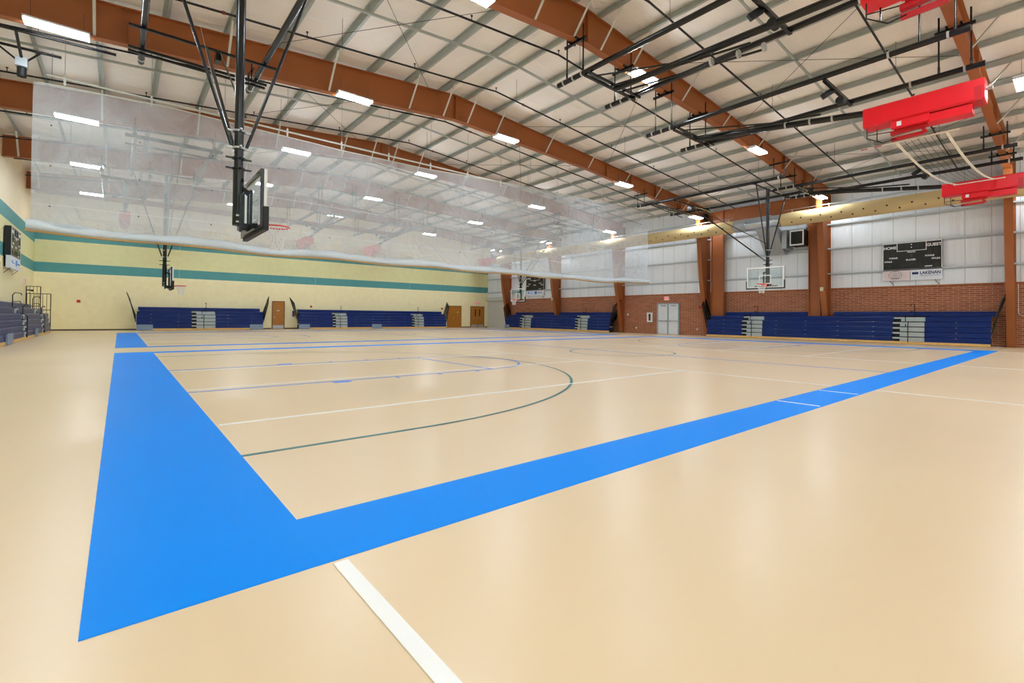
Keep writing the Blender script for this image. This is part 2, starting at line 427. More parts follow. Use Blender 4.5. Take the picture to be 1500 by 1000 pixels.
# ---------------------------------------------------------------- steel frames
ORD = ['first', 'second', 'third', 'fourth', 'fifth', 'sixth', 'seventh', 'eighth', 'ninth', 'tenth', 'eleventh', 'twelfth', 'thirteenth', 'fourteenth', 'fifteenth']
frame_where = {-.65: 'nearest the camera, above the red pads on the right', 6.9: 'from top centre to the louvred grille', 14.35: 'from the top left corner, before the curtain',
               21.8: 'just behind the top of the divider curtain', 29.25: 'second one seen through the curtain', 36.7: 'farthest one seen through the curtain', -8.1: 'behind the viewpoint'}
def rafter(y):
    if y < -5: return
    xs = [XL, -3.2, 5, 10, 18.5, 25, 29.75]
    lab = 'rust brown tapered steel roof rafter, ' + frame_where[y]
    t = thing('roof_rafter', lab, 'roof beam', (RX, y, zbot(RX)), 'rust brown roof rafters')
    web = [(x, zbot(x)) for x in xs] + [(31.0, zbot(29.75) + .05), (31.0, ztop(31)), (RX, ztop(RX)), (XL, ztop(XL))]
    MB().prism(web, lambda a, b, s: (a, s, b), y - .012, y + .012).build('web', 'rust', t)
    f = MB()
    for a, b in zip(xs, xs[1:]): f.bar((a, y, zbot(a)), (b + .01, y, zbot(b)), .25, .025)
    f.build('bottom_flange', 'rust', t)
    f = MB()
    for a, b in ((XL, RX), (RX, 31.0)): f.bar((a, y, ztop(a) - .013), (b, y, ztop(b) - .013), .25, .025)
    f.build('top_flange', 'rust', t)
    for x in (-.8, 10.0, 19.9, 22.1, 24.6, 27.4):
        MB().box(x - .01, x + .01, y - .12, y + .12, zbot(x) + .01, ztop(x) - .03).build('stiffener', 'rust', t)
    br = PXL[1::2] + [PXL[0]] + PXR[1::2] + [PXR[0]]
    for x in br:
        if XL + .3 < x < 30:
            h = ztop(x) - zbot(x)
            MB().bar((x, y - .1, zbot(x) + .02), (x, y - .1 - h * .85, ztop(x) + .02), .06, .012, up=(0, 1, 0)).bar((x + .03, y - .1, zbot(x) + .05), (x + .03, y - .1 - h * .85, ztop(x) + .05), .01, .06, up=(0, 1, 0)).build('flange_brace', 'white_steel', t)
def zin(z): return 30.95 - .2 * z + .0 if z < 4 else 30.15 - .11 * (z - 4)   # inner face of the tapered columns
col_where = {-.65: 'right of the near bleacher, alone on the brick wall', 6.9: 'standing behind the near bleacher beside the ledge under the duct', 14.35: 'at the left end of the near bleacher beside the dark gap',
             21.8: 'left of the white double door', 29.25: 'behind the middle of the far right bleacher', 36.7: 'in the far right corner behind the backboard'}
def column(y):
    if y < -5: return
    t = thing('steel_column', 'rust brown tapered steel wall column ' + col_where[y], 'column', (31.0, y, 0), 'rust brown wall columns')
    z1 = 8.2; xo = 31.2
    MB().prism([(zin(0), 0), (xo, 0), (xo, z1 + .6), (zin(z1), z1), (zin(4), 4)], lambda a, b, s: (a, s, b), y - .012, y + .012).build('web', 'rust', t)
    f = MB(); f.bar((zin(0), y, 0), (zin(4), y, 4), .3, .03, up=(1, 0, 0)); f.bar((zin(4), y, 4), (zin(z1), y, z1 + .05), .3, .03, up=(1, 0, 0))
    f.build('inner_flange', 'rust', t)
    MB().box(xo - .02, xo, y - .15, y + .15, 0, 8.7).build('outer_flange', 'rust', t)
for y in FR: rafter(y); column(y)
t = thing('portal_frame', 'rust brown wall portal, two posts and a deep beam behind the silver duct', 'portal frame', (31.0, 10.4, 0))
MB().box(30.78, 30.8, 13.05, 13.85, 0, 8.6).box(30.66, 30.92, 13.03, 13.06, 0, 8.6).box(30.66, 30.92, 13.84, 13.87, 0, 8.6).build('post', 'rust', t)
MB().box(30.78, 30.8, 7.15, 7.75, 0, 8.6).box(30.66, 30.92, 7.13, 7.16, 0, 8.6).box(30.66, 30.92, 7.74, 7.77, 0, 8.6).build('post', 'rust', t)
MB().box(30.78, 30.8, 7.77, 13.03, 7.65, 8.6).box(30.66, 30.92, 7.77, 13.03, 7.63, 7.66).box(30.66, 30.92, 7.77, 13.03, 8.58, 8.61).build('beam', 'rust', t)
eb = MB().box(XL, 20, 40.4, 40.42, 8.95, 9.3).box(XL, 20, 40.3, 40.5, 8.93, 8.96)
tag(eb.build('wall_beam', 'rust', loc=None), 'short rust brown beam on the back wall at the upper left corner', 'beam')

# purlins (each one runs the whole length), wall girts
def purlin(x, lab):
    z = ztop(x); s = 1 if x > RX else -1
    mb = MB().box(x - .006, x + .006, YN, YB, z, z + .2).box(min(x, x - s * .08), max(x, x - s * .08), YN, YB, z, z + .006).box(min(x, x + s * .08), max(x, x + s * .08), YN, YB, z + .194, z + .2).box(x - s * .08 - .003, x - s * .08 + .003, YN, YB, z, z + .022)
    tag(mb.build('purlin', 'purlin'), lab, 'purlin', 'grey roof purlins')
for i, x in enumerate(PXR):
    if x < 31: purlin(x, 'grey roof purlin on the right slope, %s from the ridge' % ORD[i])
for i, x in enumerate(PXL):
    if x > XL: purlin(x, 'grey roof purlin on the left slope, %s from the ridge' % ORD[i])
bays = [(-.65, 6.9, 'nearest bay, above the red pads'), (6.9, 14.35, 'second bay, between the two nearest big rafters'), (14.35, 21.8, 'third bay, above the curtain'), (21.8, 29.25, 'fourth bay, behind the curtain'), (29.25, 36.7, 'fifth bay, farthest behind the curtain')]
def zigs(xs): return sorted(xs)
for a, b, w in bays:
    y = (a + b) / 2
    if a < 0: y = 3.4
    mb = MB()
    for x0, x1 in zip(zigs(PXL)[0:], zigs(PXL)[1:]): mb.bar((x0, y, ztop(x0) - .055), (x1, y, ztop(x1) - .055), .06, .07)
    for x0, x1 in zip(PXR[:-1], PXR[1:]): mb.bar((x0, y, ztop(x0) - .055), (x1, y, ztop(x1) - .055), .06, .07)
    mb.bar((PXL[0], y, ztop(PXL[0]) - .055), (PXR[0], y, ztop(PXR[0]) - .055), .06, .07)
    tag(mb.build('purlin_bridging', 'purlin'), 'grey bridging line crossing the purlins in the ' + w, 'bridging', 'purlin bridging lines')
    # thin crossed rods in the roof plane
    for q, (xa, xb) in enumerate(((2.6, 8.7), (13.7, 19.9), (24.6, 29.3))):
        mb = MB().tube([(xa, a + .15, ztop(xa) - .1), (xb, b - .15, ztop(xb) - .1)], .008, 5).tube([(xb, a + .15, ztop(xb) - .1), (xa, b - .15, ztop(xa) - .1)], .008, 5)
        tag(mb.build('brace_rod', 'dark'), 'thin crossed roof rods, %s, %s' % (['left', 'right of middle', 'far right'][q], w), 'brace rods', 'roof bracing rods')
colsY = [YN] + FR[1:] + [YB]
for z, nm in ((3.87, 'lowest'), (5.33, 'middle'), (6.75, 'upper'), (8.0, 'top')):
    mb = MB().box(XR - .2, XR, YN, YB, z - .006, z + .006).box(XR - .2, XR - .19, YN, YB, z, z + .07).box(XR - .012, XR, YN, YB, z - .07, z)
    tag(mb.build('wall_girt', 'girt'), '%s of the grey girts running along the white metal wall' % nm, 'girt', 'wall girts')

# ---------------------------------------------------------------- sprinkler lines
SPY = [(.9, 'nearest the camera'), (4.6, 'second from the camera'), (8.05, 'third from the camera, past the second rafter'), (11.4, 'crossing the upper middle of the picture'), (15.1, 'just behind the big left rafter'),
       (18.5, 'above the top edge of the curtain'), (22.6, 'first one behind the curtain'), (26.2, 'second one behind the curtain'), (29.9, 'third one behind the curtain'), (33.5, 'fourth one behind the curtain')]
def zsp(x): return 9.72 - .08 * abs(x - RX)
for y, w in SPY:
    t = thing('sprinkler_pipe', 'thin black sprinkler pipe below the roof, ' + w, 'sprinkler pipe', (RX, y, 9.7), 'sprinkler pipes')
    MB().tube([(XL + .3, y, zsp(XL + .3)), (RX, y, zsp(RX)), (29, y, zsp(29))], .03, 8).build('pipe', 'black', t)
    for k in range(10):
        x = -3.6 + 3.4 * k
        MB().tube([(x, y, zsp(x)), (x, y, zsp(x) + .14)], .012, 6).tube([(x, y, zsp(x) + .13), (x, y, zsp(x) + .15)], .035, 8).build('sprinkler_head', 'blackmat', t)
        if k % 3 == 1: MB().tube([(x + 1.3, y, zsp(x + 1.3)), (x + 1.38, y, zsp(x + 1.38))], .045, 8).build('coupling', 'red_cpl', t)
        if k % 2 == 0: MB().tube([(x + 1.0, y, zsp(x + 1.0)), (x + 1.0, y, ztop(x + 1.0))], .006, 5).build('hanger', 'dark', t)

# ---------------------------------------------------------------- ceiling lights
LX = [(-2.15, 'left end'), (5.6, 'left of the ridge'), (12.6, 'right of the ridge'), (21.2, 'halfway down the right slope'), (29.0, 'right end by the duct')]
row_w = {-8.1: 'unseen added row behind the viewpoint', -.65: 'row under the nearest rafter', 6.9: 'row under the second rafter', 14.35: 'big rafter row before the curtain', 21.8: 'first row behind the curtain', 29.25: 'second row behind the curtain', 36.7: 'third row behind the curtain'}
def light_proto():
    t = thing('ceiling_light', 'x', 'ceiling light', (0, 0, 0))
    MB().box(-.62, .62, -.19, .19, .02, .07).box(-.62, .62, -.012, .012, -.01, .03).box(-.63, -.61, -.19, .19, -.035, .07).box(.61, .63, -.19, .19, -.035, .07).build('housing', 'fixture', t)
    for s in (-1, 1):
        MB().box(-.6, .6, s * .1 - .075, s * .1 + .075, -.03, .02).build('led_lens', 'led', t)
    m = MB()
    for x in (-.5, .5): m.tube([(x, 0, .07), (x, 0, .6)], .004, 4)
    m.build('hanger_wire', 'dark', t)
    return t
proto = light_proto(); first = True
for y in [-13.0] + FR:  # rows behind the viewpoint are unseen lamps, added to light the foreground floor
    for x, w in LX:
        o = proto if first else copy_tree(proto); first = False
        yy = (y - .27 if y > -.6 else y - 1.0) if y > -8 else y
        o.location = (x, yy, zbot(x) - .12)
        tag(o, 'twin strip light, %s, %s' % (w, row_w.get(y, 'unseen added rear row behind the viewpoint')), None, 'strip lights under the rafters')

# ---------------------------------------------------------------- wall ducts
def fabric_duct(y0, y1, label, x=29.4, z=7.1, r=.4):
    t = thing('fabric_duct', label, 'duct', (x, (y0 + y1) / 2, z), 'cream fabric air ducts')
    n = max(2, int((y1 - y0) / .5)); pts = []; rr = []
    for i in range(n + 1):
        pts.append((x, y0 + (y1 - y0) * i / n, z)); e = min(i, n - i)
        rr.append(r * (.92 if e == 0 else 1) * (1 + .012 * math.sin(i * 1.7)))
    MB().tube(pts, rr, 24).build('fabric_sleeve', 'duct', t)
    d = MB(); k = 0; y = y0 + .6
    while y < y1 - .3:
        for ang, off in ((-.15, 0), (-.65, .5)):
            a = PI + ang * 1.0; c = Vector((x + r * math.cos(a), y + off, z + r * math.sin(-ang + 0) * -1))
            nrm = Vector((math.cos(a), 0, -math.sin(-ang)));
            c = Vector((x, y + off, z)) + Vector((-math.cos(ang), 0, math.sin(ang))) * r
            dd = Vector((-math.cos(ang), 0, math.sin(ang)))
            d.tube([c - dd * .01, c + dd * .012], .045, 8)
        y += 1.0
    o = d.build('air_nozzle', 'nozzle', t); o['kind'] = 'stuff'
    y = y0 + .4
    while y < y1 - .2:
        MB().box(x - .008, x + .008, y - .02, y + .02, z + r - .02, z + r + .16).build('clip', 'white_steel', t)
        y += 1.9
    MB().tube([(x, y0 + .1, z + r + .16), (x, y1 - .1, z + r + .16)], .012, 6).build('suspension_rail', 'steel', t)
fabric_duct(-15, 8.75, 'cream fabric air duct running from the right edge to the silver connector')
fabric_duct(11.6, 39.2, 'cream fabric air duct going behind the curtain along the right wall')
t = thing('metal_duct', 'silver foil-wrapped duct connector between the two cream duct runs', 'duct', (29.4, 10, 7.1))
MB().tube([(29.4, 8.8, 7.1), (29.4, 9.3, 7.1), (29.4, 9.32, 7.1), (29.4, 10.8, 7.1)], [.37, .37, .41, .41], 24).build('foil_sleeve', 'silver', t)
MB().tube([(29.4, 10.82, 7.1), (29.4, 11.15, 7.1), (29.4, 11.55, 7.1)], [.41, .4, .38], 24).build('reducer', 'duct_metal', t)
MB().prism([(29.15, 6.75), (29.75, 6.75), (31.0, 5.9), (31.0, 5.2), (30.6, 5.2)], lambda a, b, s: (a, s, b), 9.05, 10.2).build('down_duct', 'duct_metal', t)
MB().box(29.95, 31.0, 8.72, 9.0, 5.5, 6.6).build('side_plenum', 'duct_metal', t)
t = thing('louvred_grille', 'white framed dark louvred grille left of the portal post', 'grille', (30.1, 8.0, 5.6))
MB().box(30.0, 30.06, 7.8, 8.56, 5.62, 5.7).box(30.0, 30.06, 7.8, 8.56, 6.45, 6.53).box(30.0, 30.06, 7.8, 7.86, 5.7, 6.45).box(30.0, 30.06, 8.5, 8.56, 5.7, 6.45).build('frame', 'white', t)
m = MB()
for k in range(9): m.box(30.02, 30.04, 7.9 + k * .068, 7.925 + k * .068, 5.7, 6.45)
m.build('louvre_blades', 'seg', t); MB().box(30.05, 31.0, 7.8, 8.56, 5.62, 6.53).build('plenum_box', 'dark', t)
for y in (8.1, 8.6): pass
m = MB()
tdb = thing('fabric_duct', 'cream fabric air duct along the back wall, seen through the curtain', 'duct', (12, 40.1, 7.1), 'cream fabric air ducts')
pts = [(XL + 1.6 + i * .8, 40.1, 7.1) for i in range(32)]
MB().tube(pts, [.4 * (1 + .012 * math.sin(i * 1.9)) for i in range(32)], 20).build('fabric_sleeve', 'duct', tdb)
d = MB()
for k in range(24):
    for ang, off in ((-.1, 0), (-.6, .5)):
        dd = Vector((0, -math.cos(ang), math.sin(ang))); c = Vector((-3.0 + k + off, 40.1, 7.1)) + dd * .4
        d.tube([c - dd * .01, c + dd * .012], .045, 8)
o = d.build('air_nozzle', 'nozzle', tdb); o['kind'] = 'stuff'
for k in range(12):
    MB().box(-3 + 2 * k, -2.96 + 2 * k, 40.09, 40.11, 7.48, 7.68).build('clip', 'white_steel', tdb)
    MB().box(-3 + 2 * k, -2.96 + 2 * k, 40.1, YB - .001, 7.66, 7.7).build('wall_bracket', 'white_steel', tdb)

# ---------------------------------------------------------------- divider curtain
CY = 16.8; CX0, CX1 = -2.85, 27.38
def ctop(x):
    P = [(-2.9, 7.95), (.4, 8.12), (6, 8.0), (10, 8.05), (15.2, 8.3), (20.5, 8.45), (27.4, 8.7)]
    for (a, za), (b, zb) in zip(P, P[1:]):
        if x <= b: return za + (zb - za) * (x - a) / (b - a)
    return P[-1][1]
def cbot(x): return 3.46 + .22 * max(0, (x - 21) / 6.4) ** 2 + .12 * max(0, (3 - x) / 6) + .03 * math.sin(x * 1.35)
def cw(x, z):
    k = (8.2 - z) / 4.5
    return .05 * math.sin(x * 1.9 + z * .5) * k + .05 * math.sin(x * .8 + 2 + z) * k + .03 * math.sin(x * 4.3 - z * 1.2) * k + .10 * math.exp(-((z - 4.5) / .6) ** 2) * (abs(math.sin(x * 1.53)) ** .5) + .05 * max(0, 1 - abs(z - 5.6) / .7) * abs(math.sin(x * 1.53 + .3 * z))
cu = thing('divider_curtain', 'white see-through mesh divider curtain raised across the whole hall', 'curtain', (12, CY, 3.5))
nx, nz = 240, 26
def cgrid(z0f, z1f, nz, off=0):
    vs = []; fs = []
    for j in range(nz + 1):
        for i in range(nx + 1):
            x = CX0 + (CX1 - CX0) * i / nx; z = z0f(x) + (z1f(x) - z0f(x)) * j / nz
            vs.append((x, CY + cw(x, z) + off, z))
    for j in range(nz):
        for i in range(nx): fs.append((j * (nx + 1) + i, j * (nx + 1) + i + 1, (j + 1) * (nx + 1) + i + 1, (j + 1) * (nx + 1) + i))
    return MB().add(vs, fs, True)
cgrid(lambda x: cbot(x) + .2, ctop, nz).build('mesh_panel', 'curtain', cu)
for z in (5.6, 4.42): cgrid(lambda x: z - .012 + .03 * math.sin(x * .5), lambda x: z + .012 + .03 * math.sin(x * .5), 1, -.008).build('seam', 'seam', cu)
MB().tube([(x / 4, CY, ctop(x / 4)) for x in range(int(CX0 * 4), int(CX1 * 4) + 1)], .02, 6).build('top_cord', 'white_steel', cu)
# folded vinyl roll along the lower edge
vs = []; fs = []; prof = [(-.08, .01), (-.13, .07), (-.11, .16), (-.05, .26), (0, .31), (.06, .25), (.12, .15), (.1, .03), (0, 0)]
for i in range(nx + 1):
    x = CX0 - .08 + (CX1 - CX0 + .16) * i / nx
    for a, (py, pz) in enumerate(prof):
        g = .75 + .25 * abs(math.sin(x * .785 + .4)) + .06 * math.sin(x * 5 + a)
        vs.append((x, CY + py * (1 + .2 * math.sin(x * 2.3 + a)), cbot(x) + pz * g))
n = len(prof)
for i in range(nx):
    for a in range(n): fs.append((i * n + a, i * n + (a + 1) % n, (i + 1) * n + (a + 1) % n, (i + 1) * n + a))
MB().add(vs, fs, True).build('vinyl_fold', 'vinyl', cu)
MB().tube([(CX0 - .1 + (CX1 - CX0 + .2) * i / 60, CY - .08, cbot(CX0 + (CX1 - CX0) * i / 60) - .01) for i in range(61)], .035, 8).build('bottom_batten', 'tan', cu)
for i in range(15):
    x = CX0 + .4 + 2.05 * i
    for z in (4.35, 5.55, 6.75):
        m = MB().sphere((x + .1 * math.sin(i * 3), CY - .03 + cw(x, z), z), .022, 6, 4)
        m.build('lift_ring', 'dark', cu)
    MB().tube([(x, CY - .03, ctop(x)), (x, CY + cw(x, 6) - .05, 6), (x, CY + cw(x, 4.2) - .06, 4.2), (x, CY - .05, 3.9)], .0025, 4).build('lift_strap', 'white_steel', cu)
cp = thing('curtain_pipe', 'pale grey drive pipe hung over the top of the curtain', 'pipe', (12, 17.05, 8.35))
MB().tube([(-2.6, 17.05, 8.33), (28, 17.05, 8.33)], .035, 8).build('drive_tube', 'white_steel', cp)
for i in range(15):
    x = -2.2 + 2.1 * i
    MB().box(x - .03, x + .03, 17.03, 17.07, 8.12, 8.45).build('drop_bracket', 'white_steel', cp)
    MB().tube([(x, 17.05, 8.45), (x, 17.05, ztop(x) - .02)], .008, 5).build('hanger_rod', 'purlin', cp)
cm = thing('curtain_motor', 'grey curtain winch motor hung from black pipes at the upper left', 'motor', (-3.0, 16.2, 8.0))
MB().box(-3.12, -2.88, 15.9, 16.15, 8.0, 8.25).build('gearbox', 'duct_metal', cm)
MB().tube([(-3.0, 16.05, 8.0), (-3.0, 16.05, 7.75)], .1, 12).build('motor_body', 'blackmat', cm)
MB().tube([(-5.0, 14.95, 8.5), (-1.0, 14.95, 8.62)], .04, 8).tube([(-5.0, 15.9, 8.45), (-2.2, 15.9, 8.5)], .04, 8).build('support_pipe', 'black', cm)
MB().tube([(-3.0, 14.95, 8.55), (-3.0, 16.05, 8.2)], .035, 8).tube([(-3.9, 15.0, 8.53), (-3.05, 16.05, 8.15)], .025, 8).tube([(-2.6, 15.9, 8.5), (-3.0, 16.05, 8.1)], .025, 8).build('arm', 'black', cm)

# ---------------------------------------------------------------- basketball goals
def hoop(xb, yc, dz, yp0, yp1, label, s=1, zp=8.4, back=1, xp=None):
    """xb: plane of the backboard; s=+1 faces +X"""
    zr = 2.98 + dz
    t = thing('basketball_goal', label, 'basketball hoop', (xb - s * .3, yc, zr - .2), 'ceiling hung basketball goals')
    xm = xb - s * .30; xr = xb + s * .40
    zb0 = 2.8 + dz; zb1 = zb0 + 1.07
    Y0, Y1 = yc - .915, yc + .915
    # overhead pipes
    xa, xc = xp
    for x in (xa, xc):
        MB().tube([(x, yp0, zp), (x, yp1, zp)], .075, 14).build('overhead_pipe', 'black', t)
        for y in (yp0 + .25, yp1 - .25):
            for o_ in (-.3, .3):
                top = ztop(x) - .1
                MB().tube([(x, y + o_ * .8, zp), (x, y + o_ * .8, zbot(x) + .25)], .02, 8).build('hanger_rod', 'black', t)
            MB().bar((x, y - .45, zbot(x) - .06), (x, y + .45, zbot(x) - .06), .06, .06).build('beam_clamp', 'black', t)
            MB().tube([(x, y - .03, zp), (x, y + .03, zp)], .088, 14).build('clamp', 'chrome', t)
    yb = yc + back * 4.5
    for y, zz in ((yc, zp - .12), (yb, zp - .1), (yb + back * 1.2, zp - .12), (yb + back * 1.45, zp - .12)):
        MB().bar((xa - .3, y, zz), (xc + .3, y, zz), .06, .06).build('cross_bar', 'black', t)
    # mast
    MB().tube([(xm, yc, zb0 + .75), (xm, yc, zp - .1)], .082, 16).build('mast', 'black', t)
    MB().tube([(xm, yc, zb0 + .12), (xm, yc, zb0 + 1.2)], .095, 16).build('lower_sleeve', 'black', t)
    for z in (zb0 + 1.22, zb0 + 1.42, zb0 + 1.62, zb0 + 1.95):
        MB().tube([(xm, yc, z - .015), (xm, yc, z + .015)], .115, 16).bar((xm, yc - .22, z), (xm, yc + .22, z), .04, .03).bar((xm - .22, yc, z), (xm + .22, yc, z), .04, .03).build('mast_collar', 'steel' if z > zb0 + 1.5 else 'black', t)
    # stays
    MB().tube([(xm - .13, yc, zb0 + 1.66), (xa, yc, zp - .05)], .03, 10).build('stay', 'black', t)
    MB().tube([(xm + .13, yc, zb0 + 1.66), (xc, yc, zp - .05)], .03, 10).build('stay', 'black', t)
    MB().tube([(xm, yc + back * .15, zb0 + 1.45), (xm - .05, yb, zp - .1)], .035, 10).build('folding_brace', 'black', t)
    MB().tube([(xm + .12, yc + back * .1, zb0 + 2.3), (xm + .25, yb, zp - .1)], .02, 8).build('folding_brace', 'black', t)
    MB().tube([(xm - .1, yc + .1, zb0 + 1.4), (xm - .3, yb - back * 1.0, zp - .1)], .006, 5).build('safety_cable', 'chrome', t)
    MB().bar((xm + .2, yb - .15, zp - .3), (xm + .2, yb + .15, zp - .3), .12, .2).build('hoist_winch', 'black', t)
    # backboard
    def rect(y0, y1, z0, z1, x0, x1, w, m, name):
        MB().box(x0, x1, y0, y1, z0, z0 + w).box(x0, x1, y0, y1, z1 - w, z1).box(x0, x1, y0, y0 + w, z0 + w, z1 - w).box(x0, x1, y1 - w, y1, z0 + w, z1 - w).build(name, m, t)
    x0, x1 = sorted((xb - s * .012, xb))
    MB().box(x0, x1, Y0 + .03, Y1 - .03, zb0 + .03, zb1 - .03).build('glass_panel', 'glass', t)
    xf0, xf1 = sorted((xb + s * .002, xb + s * .012)); xe0, xe1 = sorted((xb - s * .035, xb + s * .014))
    rect(Y0, Y1, zb0, zb1, xe0, xe1, .065, 'white', 'border')
    xg0, xg1 = sorted((xb - s * .09, xb - s * .037))
    rect(Y0, Y1, zb0, zb1, xg0, xg1, .05, 'black', 'rear_frame')
    rect(yc - .305, yc + .305, zb0 + .2, zb0 + .66, xf0, xf1, .05, 'white', 'target_square')
    xp0, xp1 = sorted((xb - s * .045, xb + s * .045))
    MB().box(xp0, xp1, Y0 - .03, Y1 + .03, zb0 - .05, zb0 + .004).box(xp0, xp1, Y0 - .03, Y0 + .0, zb0, zb0 + .38).box(xp0, xp1, Y1, Y1 + .03, zb0, zb0 + .38).build('edge_pad', 'blackmat', t)
    # rear carrier
    MB().bar((xb - s * .1, yc - .55, zb0 + .06), (xb - s * .1, yc + .55, zb0 + .06), .08, .1).bar((xb - s * .1, yc - .11, zb0 + .06), (xb - s * .1, yc - .11, zb1 - .25), .05, .05, up=(1, 0, 0)).bar((xb - s * .1, yc + .11, zb0 + .06), (xb - s * .1, yc + .11, zb1 - .25), .05, .05, up=(1, 0, 0)).bar((xb - s * .05, yc, zb0 + .1), (xm, yc, zb0 + .1), .14, .14).bar((xb - s * .08, yc - .11, zb0 + .75), (xm, yc, zb0 + .9), .05, .05).bar((xb - s * .08, yc + .11, zb0 + .75), (xm, yc, zb0 + .9), .05, .05).bar((xm + s * .02, yc - .16, zb0 - .02), (xm + s * .02, yc - .16, zb0 + .7), .05, .05).build('board_carrier', 'black', t)
    for z in (zb0 + .18, zb0 + .3):
        MB().bar((xm - s * .02, yc - .13, z), (xm - s * .02, yc + .13, z), .05, .03).build('bolt_plate', 'chrome', t)
    # rim
    ring = [(xr + .2286 * math.cos(a), yc + .2286 * math.sin(a), zr) for a in [2 * PI * i / 28 for i in range(28)]]
    rim = MB().tube(ring, .014, 8, closed=True)
    rim.bar((xb + s * .01, yc - .08, zr - .01), (xr - s * .21, yc - .06, zr - .01), .02, .012).bar((xb + s * .01, yc + .08, zr - .01), (xr - s * .21, yc + .06, zr - .01), .02, .012).box(min(xb + s * .012, xb + s * .03), max(xb + s * .012, xb + s * .03), yc - .11, yc + .11, zr - .14, zr + .02)
    rim.bar((xb + s * .02, yc, zr - .09), (xr - s * .2, yc, zr - .01), .2, .03)
    ro = rim.build('rim', 'orange', t)
    # net: twelve pairs of crossing cords
    nm = MB()
    lv = [(0, .225), (.10, .19), (.2, .155), (.3, .13), (.38, .12), (.45, .125)]
    for k in range(12):
        for d in (-1, 1):
            pts = []
            for j, (dzz, r) in enumerate(lv):
                a = 2 * PI * (k + d * .5 * (j % 2) + (0 if j < 1 else 0)) / 12
                pts.append((xr + r * math.cos(a), yc + r * math.sin(a), zr - .01 - dzz))
            nm.tube(pts, .0065, 4)
    nm.build('net', 'net', ro)
    return t
hoop(1.22, 7.62, 0, 6.5, 14.45, 'near basketball goal hanging from black pipes at the upper left, in front of the curtain', 1, 8.4, 1, (-.45, 2.27))
hoop(24.4, 7.62, 0, 6.3, 14.7, 'basketball goal facing left, right of centre before the louvred grille', -1, 8.0, 1, (23.35, 26.96))
hoop(1.22, 27.3, -.33, 21.5, 29.5, 'far left basketball goal showing below the curtain against the yellow wall', 1, 8.4, -1, (-.45, 2.27))
hoop(24.4, 27.3, -.33, 21.5, 29.5, 'far right basketball goal below the curtain beside the small scoreboard', -1, 8.0, -1, (23.35, 26.96))

